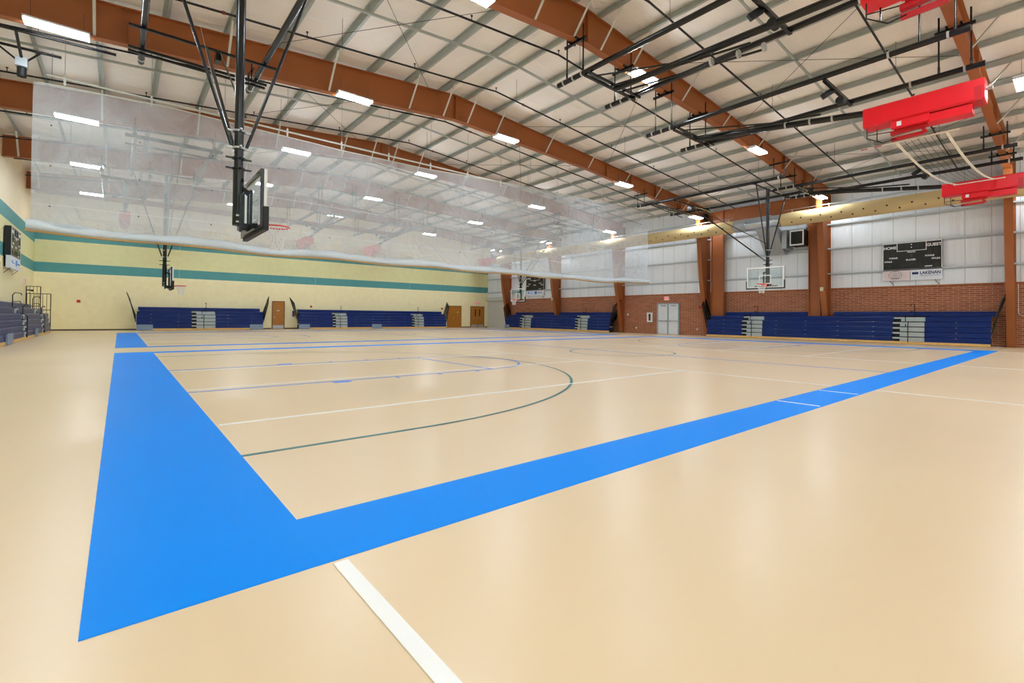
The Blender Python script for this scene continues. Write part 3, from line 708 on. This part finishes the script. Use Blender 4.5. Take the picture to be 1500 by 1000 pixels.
# ---------------------------------------------------------------- folded volleyball standards
def volleyball(x0, x1, zp, fy, label, dy=0, dz=0):
    """fy maps the near-court Y to this unit's Y"""
    xc = (x0 + x1) / 2; f = fy
    t = thing('volleyball_standard', label, 'volleyball standard', (xc, f(1.1), zp - 1.5), 'folded ceiling hung volleyball standards')
    for x in (x0, x1):
        MB().tube([(x, f(7.6), zp), (x, f(-1.25), zp)], .075, 14).build('overhead_pipe', 'black', t)
        for y in (6.9, -.65):
            for o_ in (-.33, .33):
                MB().tube([(x, f(y + o_), zp), (x, f(y + o_), zbot(x) + .35)], .022, 8).tube([(x, f(y + o_), zp - .02), (x, f(y + o_), zp + .25)], .03, 8).build('hanger_rod', 'black', t)
            MB().bar((x, f(y - .42), zbot(x) - .08), (x, f(y + .42), zbot(x) - .08), .07, .07).bar((x - .16, f(y - .15), zbot(x) - .03), (x + .16, f(y - .15), zbot(x) - .03), .05, .05).bar((x - .16, f(y + .15), zbot(x) - .03), (x + .16, f(y + .15), zbot(x) - .03), .05, .05).build('beam_clamp', 'black', t)
        for y in (7.35, 6.95, 6.6, .3, -.85):
            MB().tube([(x, f(y - .025), zp), (x, f(y + .025), zp)], .088, 14).build('clamp', 'chrome', t)
    yh = 6.45
    MB().bar((x0 - .05, f(yh), zp - .12), (x1 + .05, f(yh), zp - .12), .07, .07).bar((x0 - .05, f(yh - .2), zp - .12), (x1 + .05, f(yh - .2), zp - .12), .06, .06).build('hinge_bar', 'black', t)
    MB().bar((x0, f(1.75), zp - .1), (x1, f(1.75), zp - .1), .09, .09).build('rest_bar', 'black', t)
    MB().tube([(xc - .1, f(1.7), zp - .35), (xc + .15, f(1.7), zp - .35)], .11, 12).build('winch', 'blackmat', t)
    MB().bar((xc - .35, f(1.8), zp - .12), (xc - .55, f(2.0), zp - .3), .1, .16).build('winch_motor', 'blackmat', t)
    MB().tube([(xc, f(6.3), zp - .2), (xc, f(.9 + dy), zp - .95 + dz)], .09, 16).build('main_tube', 'black', t)
    MB().tube([(xc - .2, f(6.3), zp - .18), (xc - .05, f(2.2), zp - .6)], .03, 8).tube([(xc + .25, f(6.3), zp - .22), (xc + .1, f(2.0), zp - .8)], .03, 8).tube([(xc - .9, f(6.3), zp - .1), (xc - .1, f(3.4), zp - .5)], .025, 8).tube([(x1 - .1, f(6.3), zp - .1), (xc + .1, f(3.4), zp - .6)], .025, 8).build('folding_strut', 'black', t)
    for y in (3.2, 2.5, 1.9):
        z = zp - .2 - .75 * (6.3 - y) / 5.4
        MB().tube([(xc, f(y - .025), z), (xc, f(y + .025), z)], .105, 16).build('tube_clamp', 'chrome', t)
    # red padding
    f0 = f; f = lambda y: f0(y + dy)
    zq = zp + dz; z0, z1 = zq - 1.42, zq - .88
    y0, y1 = sorted((f(1.08), f(-1.38)))
    pd = MB(); w = .27
    pr = [(-w, z0 + .04), (-w + .05, z0), (w - .05, z0), (w, z0 + .04), (w, z1 - .04), (w - .05, z1), (-w + .05, z1), (-w, z1 - .04)]
    pd.prism([(xc + a, b) for a, b in pr], lambda a, b, s: (a, s, b), y0, y1)
    pd.build('post_pad', 'red', t)
    MB().box(xc - w - .005, xc + w + .005, min(f(-1.2), f(-1.34)), max(f(-1.2), f(-1.34)), z0 - .005, z1 - .2).build('pad_strap', 'darkred', t)
    # referee frame and second pad folded under the post
    MB().box(xc - .25, xc - .12, *sorted((f(.45), f(-.35))), z0 - .2, z0 - .01).box(xc + .1, xc + .22, *sorted((f(.45), f(-.35))), z0 - .2, z0 - .01).build('side_cushion', 'red', t)
    MB().bar((xc, f(.5), z0 - .27), (xc, f(-.3), z0 - .22), .16, .1).bar((xc + .05, f(.5), z0 - .42), (xc + .05, f(-.2), z0 - .4), .1, .08).bar((xc, f(-.1), z0 - .15), (xc, f(-.25), z0 - .42), .08, .08).build('folded_arm', 'darkred', t)
    MB().tube([(xc, f(-.15), z0 - .1), (xc, f(-.15), z0 - .2)], .12, 12).tube([(xc, f(-.25), z0 - .18), (xc, f(-.95), z0 - .05)], .04, 8).build('pivot', 'darkred', t)
    yy0, yy1 = sorted((f(-.3), f(-1.15)))
    MB().box(xc - .2, xc + .2, yy0, yy1, z0 - .24, z0 - .12).box(xc - .2, xc - .14, yy0, yy1, z0 - .12, z0 - .03).box(xc + .14, xc + .2, yy0, yy1, z0 - .12, z0 - .03).build('platform_seat', 'red', t)
    MB().tube([(xc - .2, f(1.0), z0), (xc - .2, f(1.0), z0 - .3), (xc, f(.7), z0 - .45), (xc, f(.4), z0 - .42)], .014, 6).tube([(xc + .15, f(.85), z0), (xc + .15, f(.85), z0 - .3), (xc, f(.7), z0 - .45)], .014, 6).tube([(xc - .2, f(1.0), z0 - .22), (xc, f(.5), z0 - .2)], .012, 6).build('ladder_rail', 'black', t)
    MB().box(xc - .275, xc - .272, *sorted((f(.32), f(.22))), z0 - .17, z0 - .05).build('data_label', 'white', t)
    MB().tube([(xc, f(-1.38), zq - 1.1), (xc, f(-1.5), zq - 1.1)], .05, 10).tube([(xc - .1, f(-1.46), zq - 1.08), (xc + .1, f(-1.46), zq - 1.08)], .035, 8).build('end_fitting', 'chrome', t)
near = lambda y: y
far = lambda y: 35.7 - y
volleyball(9.56, 11.85, 8.4, near, 'red padded volleyball standard folded up at the very top right corner', dy=-1.15, dz=.52)
volleyball(14.2, 16.55, 8.0, near, 'red padded volleyball standard folded up at upper right, with net tapes below')
volleyball(25.3, 27.7, 7.95, near, 'red padded volleyball standard folded over the cream duct at the right edge')
volleyball(9.0, 11.2, 8.0, far, 'faint red volleyball standard behind the curtain, right of the near hoop net')
volleyball(14.3, 16.6, 7.95, far, 'brighter red volleyball standard behind the curtain, left of centre')
volleyball(26.2, 28.6, 7.95, far, 'faint red volleyball standard behind the curtain near its lower right')
volleyball(-1.6, .3, 8.3, far, 'small faint red volleyball standard behind the curtain at the far left')

# stored net sagging between the two right-hand standards
def vnet(fy, xa, xb, za, zb, ya, yb, label):
    t = thing('volleyball_net', label, 'volleyball net', ((xa + xb) / 2, fy(0), za), 'stored volleyball nets')
    N = 24
    def pt(k, y): u = k / N; return (xa + (xb - xa) * u, fy(y), za + (zb - za) * u - .35 * 4 * u * (1 - u))
    for y in (ya, yb):
        m = MB()
        for k in range(N):
            a, b = Vector(pt(k, y)), Vector(pt(k + 1, y)); m.bar(a, b + (b - a) * .02, .07, .012)
        m.build('edge_tape', 'tape', t)
    vs = []; fs = []; J = 6
    for k in range(N + 1):
        for j in range(J + 1): vs.append(pt(k, ya + (yb - ya) * j / J))
    for k in range(N):
        for j in range(J): fs.append((k * (J + 1) + j, k * (J + 1) + j + 1, (k + 1) * (J + 1) + j + 1, (k + 1) * (J + 1) + j))
    MB().add(vs, fs).build('knotted_mesh', 'netmesh', t)
    for k in (0, N): MB().bar(pt(k, ya + .25), pt(k, yb - .25), .05, .03).build('end_tape', 'tape', t)
    a = Vector(pt(0, ya + 1.0)); b = Vector(pt(0, ya))
    for i in range(6): MB().bar(a + (b - a) * (i / 6), a + (b - a) * ((i + 1) / 6), .02, .02).build('antenna_band', 'darkred' if i % 2 else 'white', t)
vnet(near, 15.7, 26.2, 6.15, 6.95, .45, -.6, 'stored volleyball net with cream edge tapes sagging down to the right-edge standard')

# ---------------------------------------------------------------- bleachers
def bleacher(name_lab, loc, rot, L, aisles, boxes, top_gaps=(), rail_l=True, rail_r=True, tops=None, fence=True):
    t = thing('bleacher', name_lab, 'bleacher', loc, 'retracted navy bleachers', rotz=rot)
    ORG[t.name] = (0, 0, 0)
    RH = .257
    def segs(a, b, cuts):
        out = []; cur = a
        for c0, c1 in sorted(cuts):
            if c0 > cur: out.append((cur, min(c0, b)))
            cur = max(cur, c1)
        if cur < b: out.append((cur, b))
        return out
    for i in range(6):
        y = .03 * i if i < 4 else (.32 if i == 4 else .8)
        z0 = .135 + RH * i
        a, b = (0, L) if i < 5 else (tops or (.1, L - .1))
        if i == 4: a, b = .15, L - .0
        cuts = [(p - (0 if i < 4 else -.0), q) for p, q in aisles] if i < 5 else list(top_gaps)
        for p, q in segs(a, b, cuts):
            prof = [(y + .012, z0 + .012), (y + .012, z0 + .165), (y, z0 + .17), (y, z0 + .19), (y + .05, z0 + .252), (y + .33, z0 + .25), (y + .33, z0 + .22), (y + .07, z0 + .2), (y + .07, z0)]
            MB().prism(prof, lambda u, v, s: (s, u, v), p, q).build('seat_row', 'blue_seat', t)
    # dark understructure behind the seats
    MB().box(.04, L - .04, .2, .62, .02, 1.1).box(.04, L - .04, .42, .7, 1.1, 1.36).build('understructure', 'dark', t)
    for p, q in segs(0, L, [(a, b) for a, b in boxes]):
        MB().box(p, q, .0, .03, .015, .14).build('kick_board', 'skirt', t)
    for a, b in boxes:
        MB().box(a, b, -.05, .0, .03, .42).box(a + .3, a + .42, -.056, -.05, .33, .37).build('cover_panel', 'skirtgrey', t)
    for a, b in aisles:
        for i in range(5):
            y = .02 * i if i < 4 else .3
            z0 = .135 + RH * i
            MB().box(a + .01, b - .01, y, y + .3, z0 + .13, z0 + .21).box(a + (.3 if i % 1 == 0 else 0), b - .01, y + .05, y + .07, z0, z0 + .13).build('aisle_step', 'alum', t)
        c = (a + b) / 2
        MB().tube([(c, -.03, .1), (c, -.03, 1.0), (c, .05, 1.12)], .02, 8).tube([(c + .18, .45, 1.3), (c + .18, .45, 1.95), (c + .18, .38, 2.05), (c + .1, .2, 2.03), (c + .08, .16, 1.95)], .018, 8).tube([(c + .18, .45, 1.65), (c + .1, .22, 1.68), (c + .06, .18, 1.6)], .016, 8).tube([(c - .12, .1, .9), (c - .12, .1, 1.45), (c - .02, .0, 1.55), (c + .05, -.02, 1.48)], .018, 8).build('aisle_handrail', 'black', t)
    # number tags on the seat fronts
    tg = 0
    for p, q in segs(0, L, aisles):
        n = int((q - p) / 1.5)
        for k in range(n):
            xx = p + (k + .5) * (q - p) / max(n, 1)
            for i in range(4):
                if tg < 95:
                    MB().box(xx - .02, xx + .02, .02 * i - .006, .02 * i, .135 + RH * i + .207, .135 + RH * i + .23).build('seat_tag', 'skirt', t); tg += 1
    # folded end rails leaning outward
    for on, e, s in ((rail_l, 0, -1), (rail_r, L, 1)):
        if not on: continue
        m = MB()
        for k, yy in enumerate((.1, .34, .58, .82)):
            sh = .07 * k
            m.bar((e + s * .03, yy, .6 + .15 * k), (e + s * (.38 + sh * .8), yy, 2.2 + .16 * k), .06, .05)
        for f in (0, .5, 1):
            a = Vector((e + s * (.03 + .35 * f), .1, .6 + 1.6 * f)); b = Vector((e + s * (.03 + .52 * f), .82, 1.05 + 1.63 * f))
            m.bar(a, b, .03, .03)
        for k in range(7):
            yy = .1 + .72 * (k + .5) / 7; m.bar((e + s * .06, yy, .7 + .4 * (k / 7)), (e + s * (.38 + .12 * k / 7), yy, 2.2 + .42 * k / 7), .03, .03)
        m.build('end_rail', 'black', t)
        MB().box(e - .04 if s > 0 else e, e if s > 0 else e + .04, .05, .5, .4, .5).bar((e, .2, .75), (e + s * .05, .2, .75), .1, .06).build('rail_bracket', 'steel', t)
    return t
bleacher('long navy bleacher on brick right of the white double door, under the large scoreboard', (30.0, 13.83, 0), -PI / 2, 13.88, [(2.39, 3.67), (10.23, 11.52)], [], top_gaps=[(6.0, 7.35)], tops=(.95, 14.0))
bleacher('retracted navy bleacher on the brick wall left of the white double door', (30.0, 36.05, 0), -PI / 2, 13.75, [(2.33, 3.99), (9.9, 11.35)], [(0, .7)], top_gaps=[(6.5, 7.2)], tops=(.75, 13.7))
bleacher('short navy bleacher on the yellow wall below the far left hoop', (.1, 39.55, 0), 0, 7.95, [(3.2, 4.7)], [(0, .92), (7.0, 7.95)])
bleacher('long navy bleacher on the yellow wall between the single doors', (10.75, 39.55, 0), 0, 14.3, [(2.8, 4.1), (10.45, 11.75)], [(0, .87), (6.35, 7.27)])
bleacher('navy bleacher on the left wall at the left edge of the picture', (-3.92, 17.0, 0), PI / 2, 19.4, [(2.5, 3.8), (9.3, 10.2), (15.6, 16.5)], [(4.9, 6.1), (12.6, 13.4)], rail_l=False, rail_r=False)
gt = thing('guard_fence', 'black barred guard fence at the far end of the left bleacher', 'fence', (-4.5, 36.6, 0))
def bars(m, p, q, z0, z1, n):
    p = Vector(p); q = Vector(q)
    for z in (z0, z1, (z0 + z1) * .5 + .2): m.bar((p.x, p.y, z), (q.x, q.y, z), .035, .035)
    for k in range(n + 1):
        a = p + (q - p) * k / n; m.bar((a.x, a.y, z0), (a.x, a.y, z1), .02 if 0 < k < n else .04, .02 if 0 < k < n else .04)
m = MB(); bars(m, (-4.95, 36.55, 0), (-3.95, 36.55, 0), .0, 2.3, 6); m.build('end_panel', 'black', gt)
m = MB(); bars(m, (-5.05, 37.3, 0), (-4.45, 37.3, 0), .0, 2.75, 4); m.build('rear_panel', 'black', gt)

# ---------------------------------------------------------------- doors
def leaf_door(n, x0, x1, wood='oak', double=False, label=None):
    d = struct(MB().box(x0 - .05, x0, YB - .06, YB + .01, 0, 2.34).box(x1, x1 + .05, YB - .06, YB + .01, 0, 2.34).box(x0, x1, YB - .06, YB + .01, 2.28, 2.34).build('door_%d' % n, 'brownframe'))
    if label: d['label'] = label
    if double:
        mid = (x0 + x1) / 2
        for a, b, s in ((x0, mid - .01, 1), (mid + .01, x1, -1)):
            lf = MB().box(a, b, YB - .04, YB, .02, 2.28).build('door_leaf', wood, d)
            MB().box(b - .35 if s > 0 else a + .2, b - .2 if s > 0 else a + .35, YB - .05, YB - .038, 1.25, 2.0).build('vision_panel', 'scoreblack', lf)
            MB().box(a + .05, b - .05, YB - .05, YB - .038, .05, .3).build('kick_plate', 'steel', lf)
            MB().tube([((b - .1) if s > 0 else (a + .1), YB - .1, 1.0), ((b - .1) if s > 0 else (a + .1), YB - .04, 1.0)], .03, 8).build('handle', 'steel', lf)
    else:
        lf = MB().box(x0, x1, YB - .04, YB, .02, 2.28).build('door_leaf', wood, d)
        return d, lf
    return d, None
d, lf = leaf_door(1, 9.0, 9.87)
MB().box(9.02, 9.85, YB - .05, YB - .038, .04, .32).build('kick_plate', 'steel', lf); MB().tube([(9.1, YB - .1, 1.0), (9.1, YB - .04, 1.0)], .035, 8).bar((9.1, YB - .1, 1), (9.22, YB - .1, 1), .02, .02).build('handle', 'steel', lf)
MB().box(9.33, 9.52, YB - .047, YB - .04, 1.5, 1.6).build('room_sign', 'beige_box', lf)
d, lf = leaf_door(2, 25.95, 27.6)
MB().tube([(26.7, YB - .1, 1.05), (26.7, YB - .04, 1.05)], .05, 8).build('handle', 'steel', lf); MB().box(27.1, 27.3, YB - .047, YB - .04, 1.6, 1.7).build('room_sign', 'beige_box', lf)
leaf_door(3, 28.9, 30.65, double=True)
# white double door in the brick wall
XW = XR - .02
d = struct(MB().box(XW - .06, XW, 18.43, 18.53, 0, 2.36).box(XW - .06, XW, 16.62, 16.72, 0, 2.36).box(XW - .06, XW, 16.72, 18.43, 2.28, 2.36).build('door_4', 'doorframe'))
MB().box(XW - .07, XW - .02, 17.52, 17.62, .0, 2.28).build('mullion', 'doorframe', d)
for a, b in ((17.62, 18.43), (16.72, 17.52)):
    lf = MB().box(XW - .04, XW, a, b, .02, 2.28).build('door_leaf', 'whitedoor', d)
    MB().box(XW - .12, XW - .08, a + .06, b - .06, .98, 1.04).box(XW - .1, XW - .04, a + .05, a + .12, .96, 1.06).box(XW - .1, XW - .04, b - .12, b - .05, .96, 1.06).build('push_bar', 'steel', lf)
    MB().box(XW - .12, XW - .04, a + .15, a + .55, 2.12, 2.22).build('door_closer', 'duct_metal', lf)
# roll-up door in the corner
d = struct(MB().box(XR - .08, XR, 37.4, 40.75, 0, 2.95).build('door_5', 'rollup'))
MB().tube([(XR - .2, 37.3, 3.15), (XR - .2, 40.75, 3.15)], .22, 16).build('roll_housing', 'rollup', d)
MB().box(XR - .14, XR - .02, 37.25, 37.4, 0, 3.0).build('guide_rail', 'duct_metal', d)

# ---------------------------------------------------------------- text helper
def text(s, size, loc, rot, m, parent, name='lettering', ext=.003, bold=0, sx=1):
    cu_ = bpy.data.curves.new('t', 'FONT'); cu_.body = s; cu_.size = size; cu_.extrude = ext; cu_.offset = bold
    cu_.align_x = 'CENTER'; cu_.align_y = 'CENTER'
    o = bpy.data.objects.new('t', cu_); COL.objects.link(o)
    dg = bpy.context.evaluated_depsgraph_get(); me = bpy.data.meshes.new_from_object(o.evaluated_get(dg))
    bpy.data.objects.remove(o)
    me.materials.clear(); me.materials.append(M[m])
    R = Matrix.Translation(Vector(loc) - Vector(ORG[parent.name])) @ rot @ Matrix.Diagonal((sx, 1, 1, 1))
    me.transform(R); me.name = name
    ob = bpy.data.objects.new(name, me); COL.objects.link(ob); ob.parent = parent
    return ob
ROT_R = Matrix(((0, 0, -1, 0), (-1, 0, 0, 0), (0, 1, 0, 0), (0, 0, 0, 1)))    # lettering on the right wall, read from -X
ROT_L = Matrix(((0, 0, 1, 0), (1, 0, 0, 0), (0, 1, 0, 0), (0, 0, 0, 1)))      # on the left wall, read from +X

def scoreboard(s, y0, y1, xw, label, ads, full=True):
    """s=-1 right wall (faces -X), s=+1 left wall"""
    xf = xw + s * (.2 if s < 0 else .27)
    t = thing('scoreboard', label, 'scoreboard', (xw, (y0 + y1) / 2, 3.9), 'wall scoreboards')
    P = lambda a, b: tuple(sorted((a, b)))
    MB().box(*P(xw + s * .04, xf), y0, y1, 3.93, 5.33).build('cabinet', 'scoreblack', t)
    e = MB(); xa, xb_ = P(xf, xf + s * .01)
    e.box(xa, xb_, y0, y0 + .03, 3.93, 5.33).box(xa, xb_, y1 - .03, y1, 3.93, 5.33).box(xa, xb_, y0, y1, 5.3, 5.33)
    e.build('edge_trim', 'white', t)
    W = y1 - y0; R = ROT_R if s < 0 else ROT_L
    def Y(u): return (y1 - u * W) if s < 0 else (y0 + u * W)      # u: 0 = reader's left
    xt = xf + s * .004
    text('HOME', .2, (xt, Y(.13), 5.08), R, 'score_white', t, bold=.006)
    text('GUEST', .2, (xt, Y(.87), 5.11), R, 'score_white', t, bold=.006)
    text('BONUS', .11, (xt, Y(.19), 4.53), R, 'score_white', t, bold=.004); text('BONUS', .11, (xt, Y(.8), 4.56), R, 'score_white', t, bold=.004)
    text('FOULS', .11, (xt, Y(.1), 4.35), R, 'score_white', t, bold=.004); text('FOULS', .11, (xt, Y(.9), 4.4), R, 'score_white', t, bold=.004)
    text('PLAYER', .12, (xt, Y(.49), 4.4), R, 'score_white', t, bold=.004); text('PERIOD', .1, (xt, Y(.5), 4.81), R, 'score_white', t, bold=.003)
    # clock window
    e = MB(); a, b = sorted((Y(.25), Y(.75)))
    e.box(xa, xb_, a, b, 4.87, 4.9).box(xa, xb_, a, a + .03, 4.9, 5.3).box(xa, xb_, b - .03, b, 4.9, 5.3)
    e.build('clock_border', 'score_white', t)
    def digit(u, zc, h, m='seg'):
        g = MB(); w = h * .5; yc = Y(u); x0, x1 = P(xf, xf + s * .006); tk = h * .1
        for z in (zc - h / 2, zc - tk / 2, zc + h / 2 - tk): g.box(x0, x1, yc - w / 2, yc + w / 2, z, z + tk)
        for z in (zc - h / 2, zc): g.box(x0, x1, yc - w / 2, yc - w / 2 + tk, z, z + h / 2); g.box(x0, x1, yc + w / 2 - tk, yc + w / 2, z, z + h / 2)
        g.build('digit', m, t)
    for u in (.32, .42, .58, .68): digit(u, 5.1, .3)
    for u in (.08, .18, .8, .9): digit(u, 4.78, .28)
    for u in (.08, .13, .88, .93): digit(u, 4.1, .2)
    for u in (.35, .42, .5, .57, .64): digit(u, 4.12, .22)
    digit(.5, 4.63, .16, 'amber')
    g = MB(); x0, x1 = P(xf, xf + s * .008)
    for z in (5.03, 5.18): g.box(x0, x1, Y(.5) - .025, Y(.5) + .025, z, z + .05)
    g.build('colon', 'score_white', t)
    MB().box(x0, x1, *sorted((Y(.72), Y(.84))), 4.0, 4.05).build('maker_plate', 'score_white', t)
    # advertising panels below
    yl = sorted((Y(0), Y(.475))); yr = sorted((Y(.485), Y(1)))
    MB().box(*P(xw + s * .1, xf), yl[0], yl[1], 3.33, 3.92).build('advert_panel', 'adpink' if ads == 1 else 'adwhite', t)
    MB().box(*P(xw + s * .1, xf), yr[0], yr[1], 3.33, 3.92).build('advert_panel', 'adwhite', t)
    if ads == 1:
        for r1, r2, zc, w in ((.34, .22, 3.62, .014), (.24, .11, 3.61, .01)):
            ring = [(xf + s * .003, Y(.22) + r1 * .82 * math.cos(a), zc + r2 * math.sin(a)) for a in [2 * PI * i / 32 for i in range(32)]]
            MB().tube(ring, w * .6, 4, closed=True).build('oval_emblem', 'adgrey', t)
        MB().box(x0, x1, Y(.22) - .16, Y(.22) + .16, 3.44, 3.47).box(x0, x1, Y(.22) - .08, Y(.22) + .08, 3.8, 3.82).build('emblem_bar', 'adgrey', t)
        text('oo', .16, (xt, Y(.22), 3.62), R, 'adgrey', t)
        MB().box(x0, x1, *sorted((Y(.51), Y(.615))), 3.62, 3.74).build('logo_block', 'adnavy', t)
        text('LAKENAN', .22, (xt, Y(.81), 3.68), R, 'adnavy', t, sx=.82, bold=.006)
        MB().box(x0, x1, *sorted((Y(.64), Y(.97))), 3.53, 3.545).build('tagline', 'adgrey', t)
    else:
        MB().box(x0, x1, *sorted((Y(.5), Y(.62))), 3.5, 3.78).build('logo_block', 'adblue', t)
        MB().box(x0, x1, *sorted((Y(.68), Y(.93))), 3.6, 3.66).build('tagline', 'adgrey', t)
        MB().box(x0, x1, *sorted((Y(.1), Y(.18))), 3.58, 3.72).box(x0, x1, *sorted((Y(.2), Y(.38))), 3.58, 3.62).build('tagline', 'adblue', t)
    m = MB()
    for y in (y0 + .3, y1 - .3): m.bar((xf - s * .05, y, 3.33), (xw + s * .02, y - .15, 3.08), .02, .02); m.box(*P(xw, xw + s * .06), y - .03, y + .03, 3.4, 5.2)
    m.build('bracket', 'dark', t)
    return t
scoreboard(-1, 1.78, 4.23, XR, 'large black HOME and GUEST scoreboard with LAKENAN panel, on the right wall', 1)
scoreboard(-1, 31.3, 33.95, XR, 'small distant black scoreboard with blue logo panel, under the curtain', 2)
scoreboard(1, 30.0, 32.8, XL, 'thick black scoreboard seen edge-on on the left wall', 2)

# ---------------------------------------------------------------- small wall items
def item(name, mb, m, lab, cat, group=None): return tag(mb.build(name, m), lab, cat, group)
item('fire_alarm', MB().box(-3.03, -2.85, YB - .06, YB, 1.9, 2.07), 'firered', 'small red fire alarm on the yellow wall left of the short bleacher', 'fire alarm', 'fire alarms')
item('fire_alarm', MB().box(11.98, 12.14, YB - .06, YB, 1.86, 2.02), 'firered', 'small red fire alarm over the left end of the long bleacher', 'fire alarm', 'fire alarms')
item('fire_alarm', MB().box(25.15, 25.33, YB - .06, YB, 1.92, 2.08), 'firered', 'small red fire alarm left of the wide oak door', 'fire alarm', 'fire alarms')
item('fire_alarm', MB().box(XR - .08, XR - .02, 14.88, 15.04, 1.9, 2.1), 'firered', 'small red fire alarm on brick right of the white doors', 'fire alarm', 'fire alarms')
def cabinet(loc, lab, wall):
    t = thing('extinguisher_cabinet', lab, 'extinguisher cabinet', loc, 'fire extinguisher cabinets')
    x, y, z = loc
    if wall == 'b':
        MB().box(x - .2, x + .2, y - .07, y, z, z + .7).build('case', 'white', t); MB().box(x - .1, x + .1, y - .078, y - .07, z + .1, z + .6).build('window', 'scoreblack', t)
        MB().tube([(x, y - .085, z + .15), (x, y - .085, z + .42)], .05, 10).build('extinguisher', 'firered', t)
    else:
        MB().box(x - .07, x, y - .25, y + .25, z, z + .75).build('case', 'white', t); MB().box(x - .078, x - .07, y - .09, y + .09, z + .12, z + .64).build('window', 'scoreblack', t)
        MB().tube([(x - .085, y, z + .15), (x - .085, y, z + .42)], .05, 10).build('extinguisher', 'firered', t)
cabinet((10.62, YB, .95), 'white extinguisher cabinet between the oak door and the long bleacher', 'b')
cabinet((XR - .02, 19.2, .9), 'white extinguisher cabinet on brick left of the white doors', 'r')
def exit_sign(x, y, z, wall, lab):
    t = thing('exit_sign', lab, 'exit sign', (x, y, z), 'exit signs')
    if wall == 'r':
        MB().box(x - .07, x, y - .2, y + .2, z, z + .28).build('case', 'white', t); text('EXIT', .2, (x - .074, y, z + .14), ROT_R, 'exit', t, bold=.004)
    elif wall == 'l':
        MB().box(x, x + .07, y - .2, y + .2, z, z + .28).build('case', 'white', t); text('EXIT', .2, (x + .074, y, z + .14), ROT_L, 'exit', t, bold=.004)
    else:
        MB().box(x - .2, x + .2, y - .07, y, z, z + .28).build('case', 'white', t)
        text('EXIT', .2, (x, y - .074, z + .14), Matrix.Rotation(PI / 2, 4, 'X'), 'exit', t, bold=.004)
exit_sign(XR - .02, 17.7, 2.58, 'r', 'lit EXIT sign above the white double door')
exit_sign(XL, 36.6, 2.9, 'l', 'small EXIT sign on the left wall near the corner')
exit_sign(29.8, YB, 2.55, 'b', 'small EXIT sign above the oak double door')
for y, z, lab in ((20.49, .35, 'white outlet plate on brick left of the extinguisher cabinet'), (15.2, .37, 'white outlet plate low on brick right of the white doors')):
    item('outlet', MB().box(XR - .04, XR - .02, y - .05, y + .05, z, z + .14), 'white', lab, 'outlet', 'white outlet plates')
item('wall_switch', MB().box(XR - .05, XR - .02, 21.25, 21.38, 1.42, 1.56), 'white', 'small white switch box on brick just right of a column', 'switch')
item('thermostat', MB().box(30.16, 30.24, 6.83, 6.99, 2.86, 3.08), 'beige_box', 'beige thermostat box on the column beside the near scoreboard bay', 'thermostat', 'column thermostats')
item('thermostat', MB().box(30.16, 30.24, 29.15, 29.35, 2.76, 3.02), 'beige_box', 'beige thermostat box on the far column right of the distant scoreboard', 'thermostat', 'column thermostats')
t = thing('conduit', 'grey conduit dropping to a white box at the right edge', 'conduit', (XR - .05, -.9, 1.5))
MB().tube([(XR - .05, -.86, 3.0), (XR - .05, -.86, 1.6), (XR - .05, -.9, 1.52), (XR - .05, -1.0, 1.48), (XR - .05, -1.1, 1.48)], .018, 8).build('pipe', 'white_steel', t)
MB().box(XR - .1, XR - .02, -1.3, -1.1, 1.4, 1.57).build('outlet_box', 'white', t)
item('security_camera', MB().box(XL - .01, XL + .25, 37.6, 37.7, 2.5, 2.56).box(XL + .2, XL + .3, 37.55, 37.75, 2.46, 2.56), 'blackmat', 'small dark camera beside the exit sign in the left corner', 'camera')
item('wall_speaker', MB().box(XR - .45, XR - .05, 36.95, 37.2, 2.75, 3.3), 'blackmat', 'small black box on the far corner column beside the roll-up door', 'speaker')

# ---------------------------------------------------------------- camera
cam = bpy.data.cameras.new('camera'); co = bpy.data.objects.new('camera', cam); COL.objects.link(co)
f, cx, cy, th, pi_, ro, cu0, cv0, h = 699.281, 759.863, 455.035, .696528, .013042, .00944, -2.9793, -.8129, 1.1987
fw = Vector((math.sin(th) * math.cos(pi_), math.cos(th) * math.cos(pi_), math.sin(pi_)))
rt = Vector((math.cos(th), -math.sin(th), 0)); up = rt.cross(fw)
r2 = rt * math.cos(ro) + up * math.sin(ro); u2 = -rt * math.sin(ro) + up * math.cos(ro)
mw = Matrix(((r2.x, u2.x, -fw.x, cv0), (r2.y, u2.y, -fw.y, cu0), (r2.z, u2.z, -fw.z, h), (0, 0, 0, 1)))
co.matrix_world = mw
cam.sensor_width = 36; cam.lens = f / 1500 * 36
cam.shift_x = (750 - cx) / 1500; cam.shift_y = (cy - 500) / 1500
cam.clip_end = 200; cam.clip_start = .05
SC.camera = co

# ---------------------------------------------------------------- world and view
w = bpy.data.worlds.new('world'); SC.world = w; w.use_nodes = True
w.node_tree.nodes['Background'].inputs[0].default_value = (.8, .85, .9, 1)
w.node_tree.nodes['Background'].inputs[1].default_value = .3
SC.view_settings.view_transform = 'Standard'; SC.view_settings.look = 'None'
SC.view_settings.exposure = 0.1; SC.view_settings.gamma = 1; SC.view_settings.use_curve_mapping = False
SC.cycles.max_bounces = 8; SC.cycles.diffuse_bounces = 5; SC.cycles.use_adaptive_sampling = True; SC.cycles.adaptive_threshold = .02; SC.cycles.transparent_max_bounces = 16
SC.cycles.sample_clamp_indirect = 6
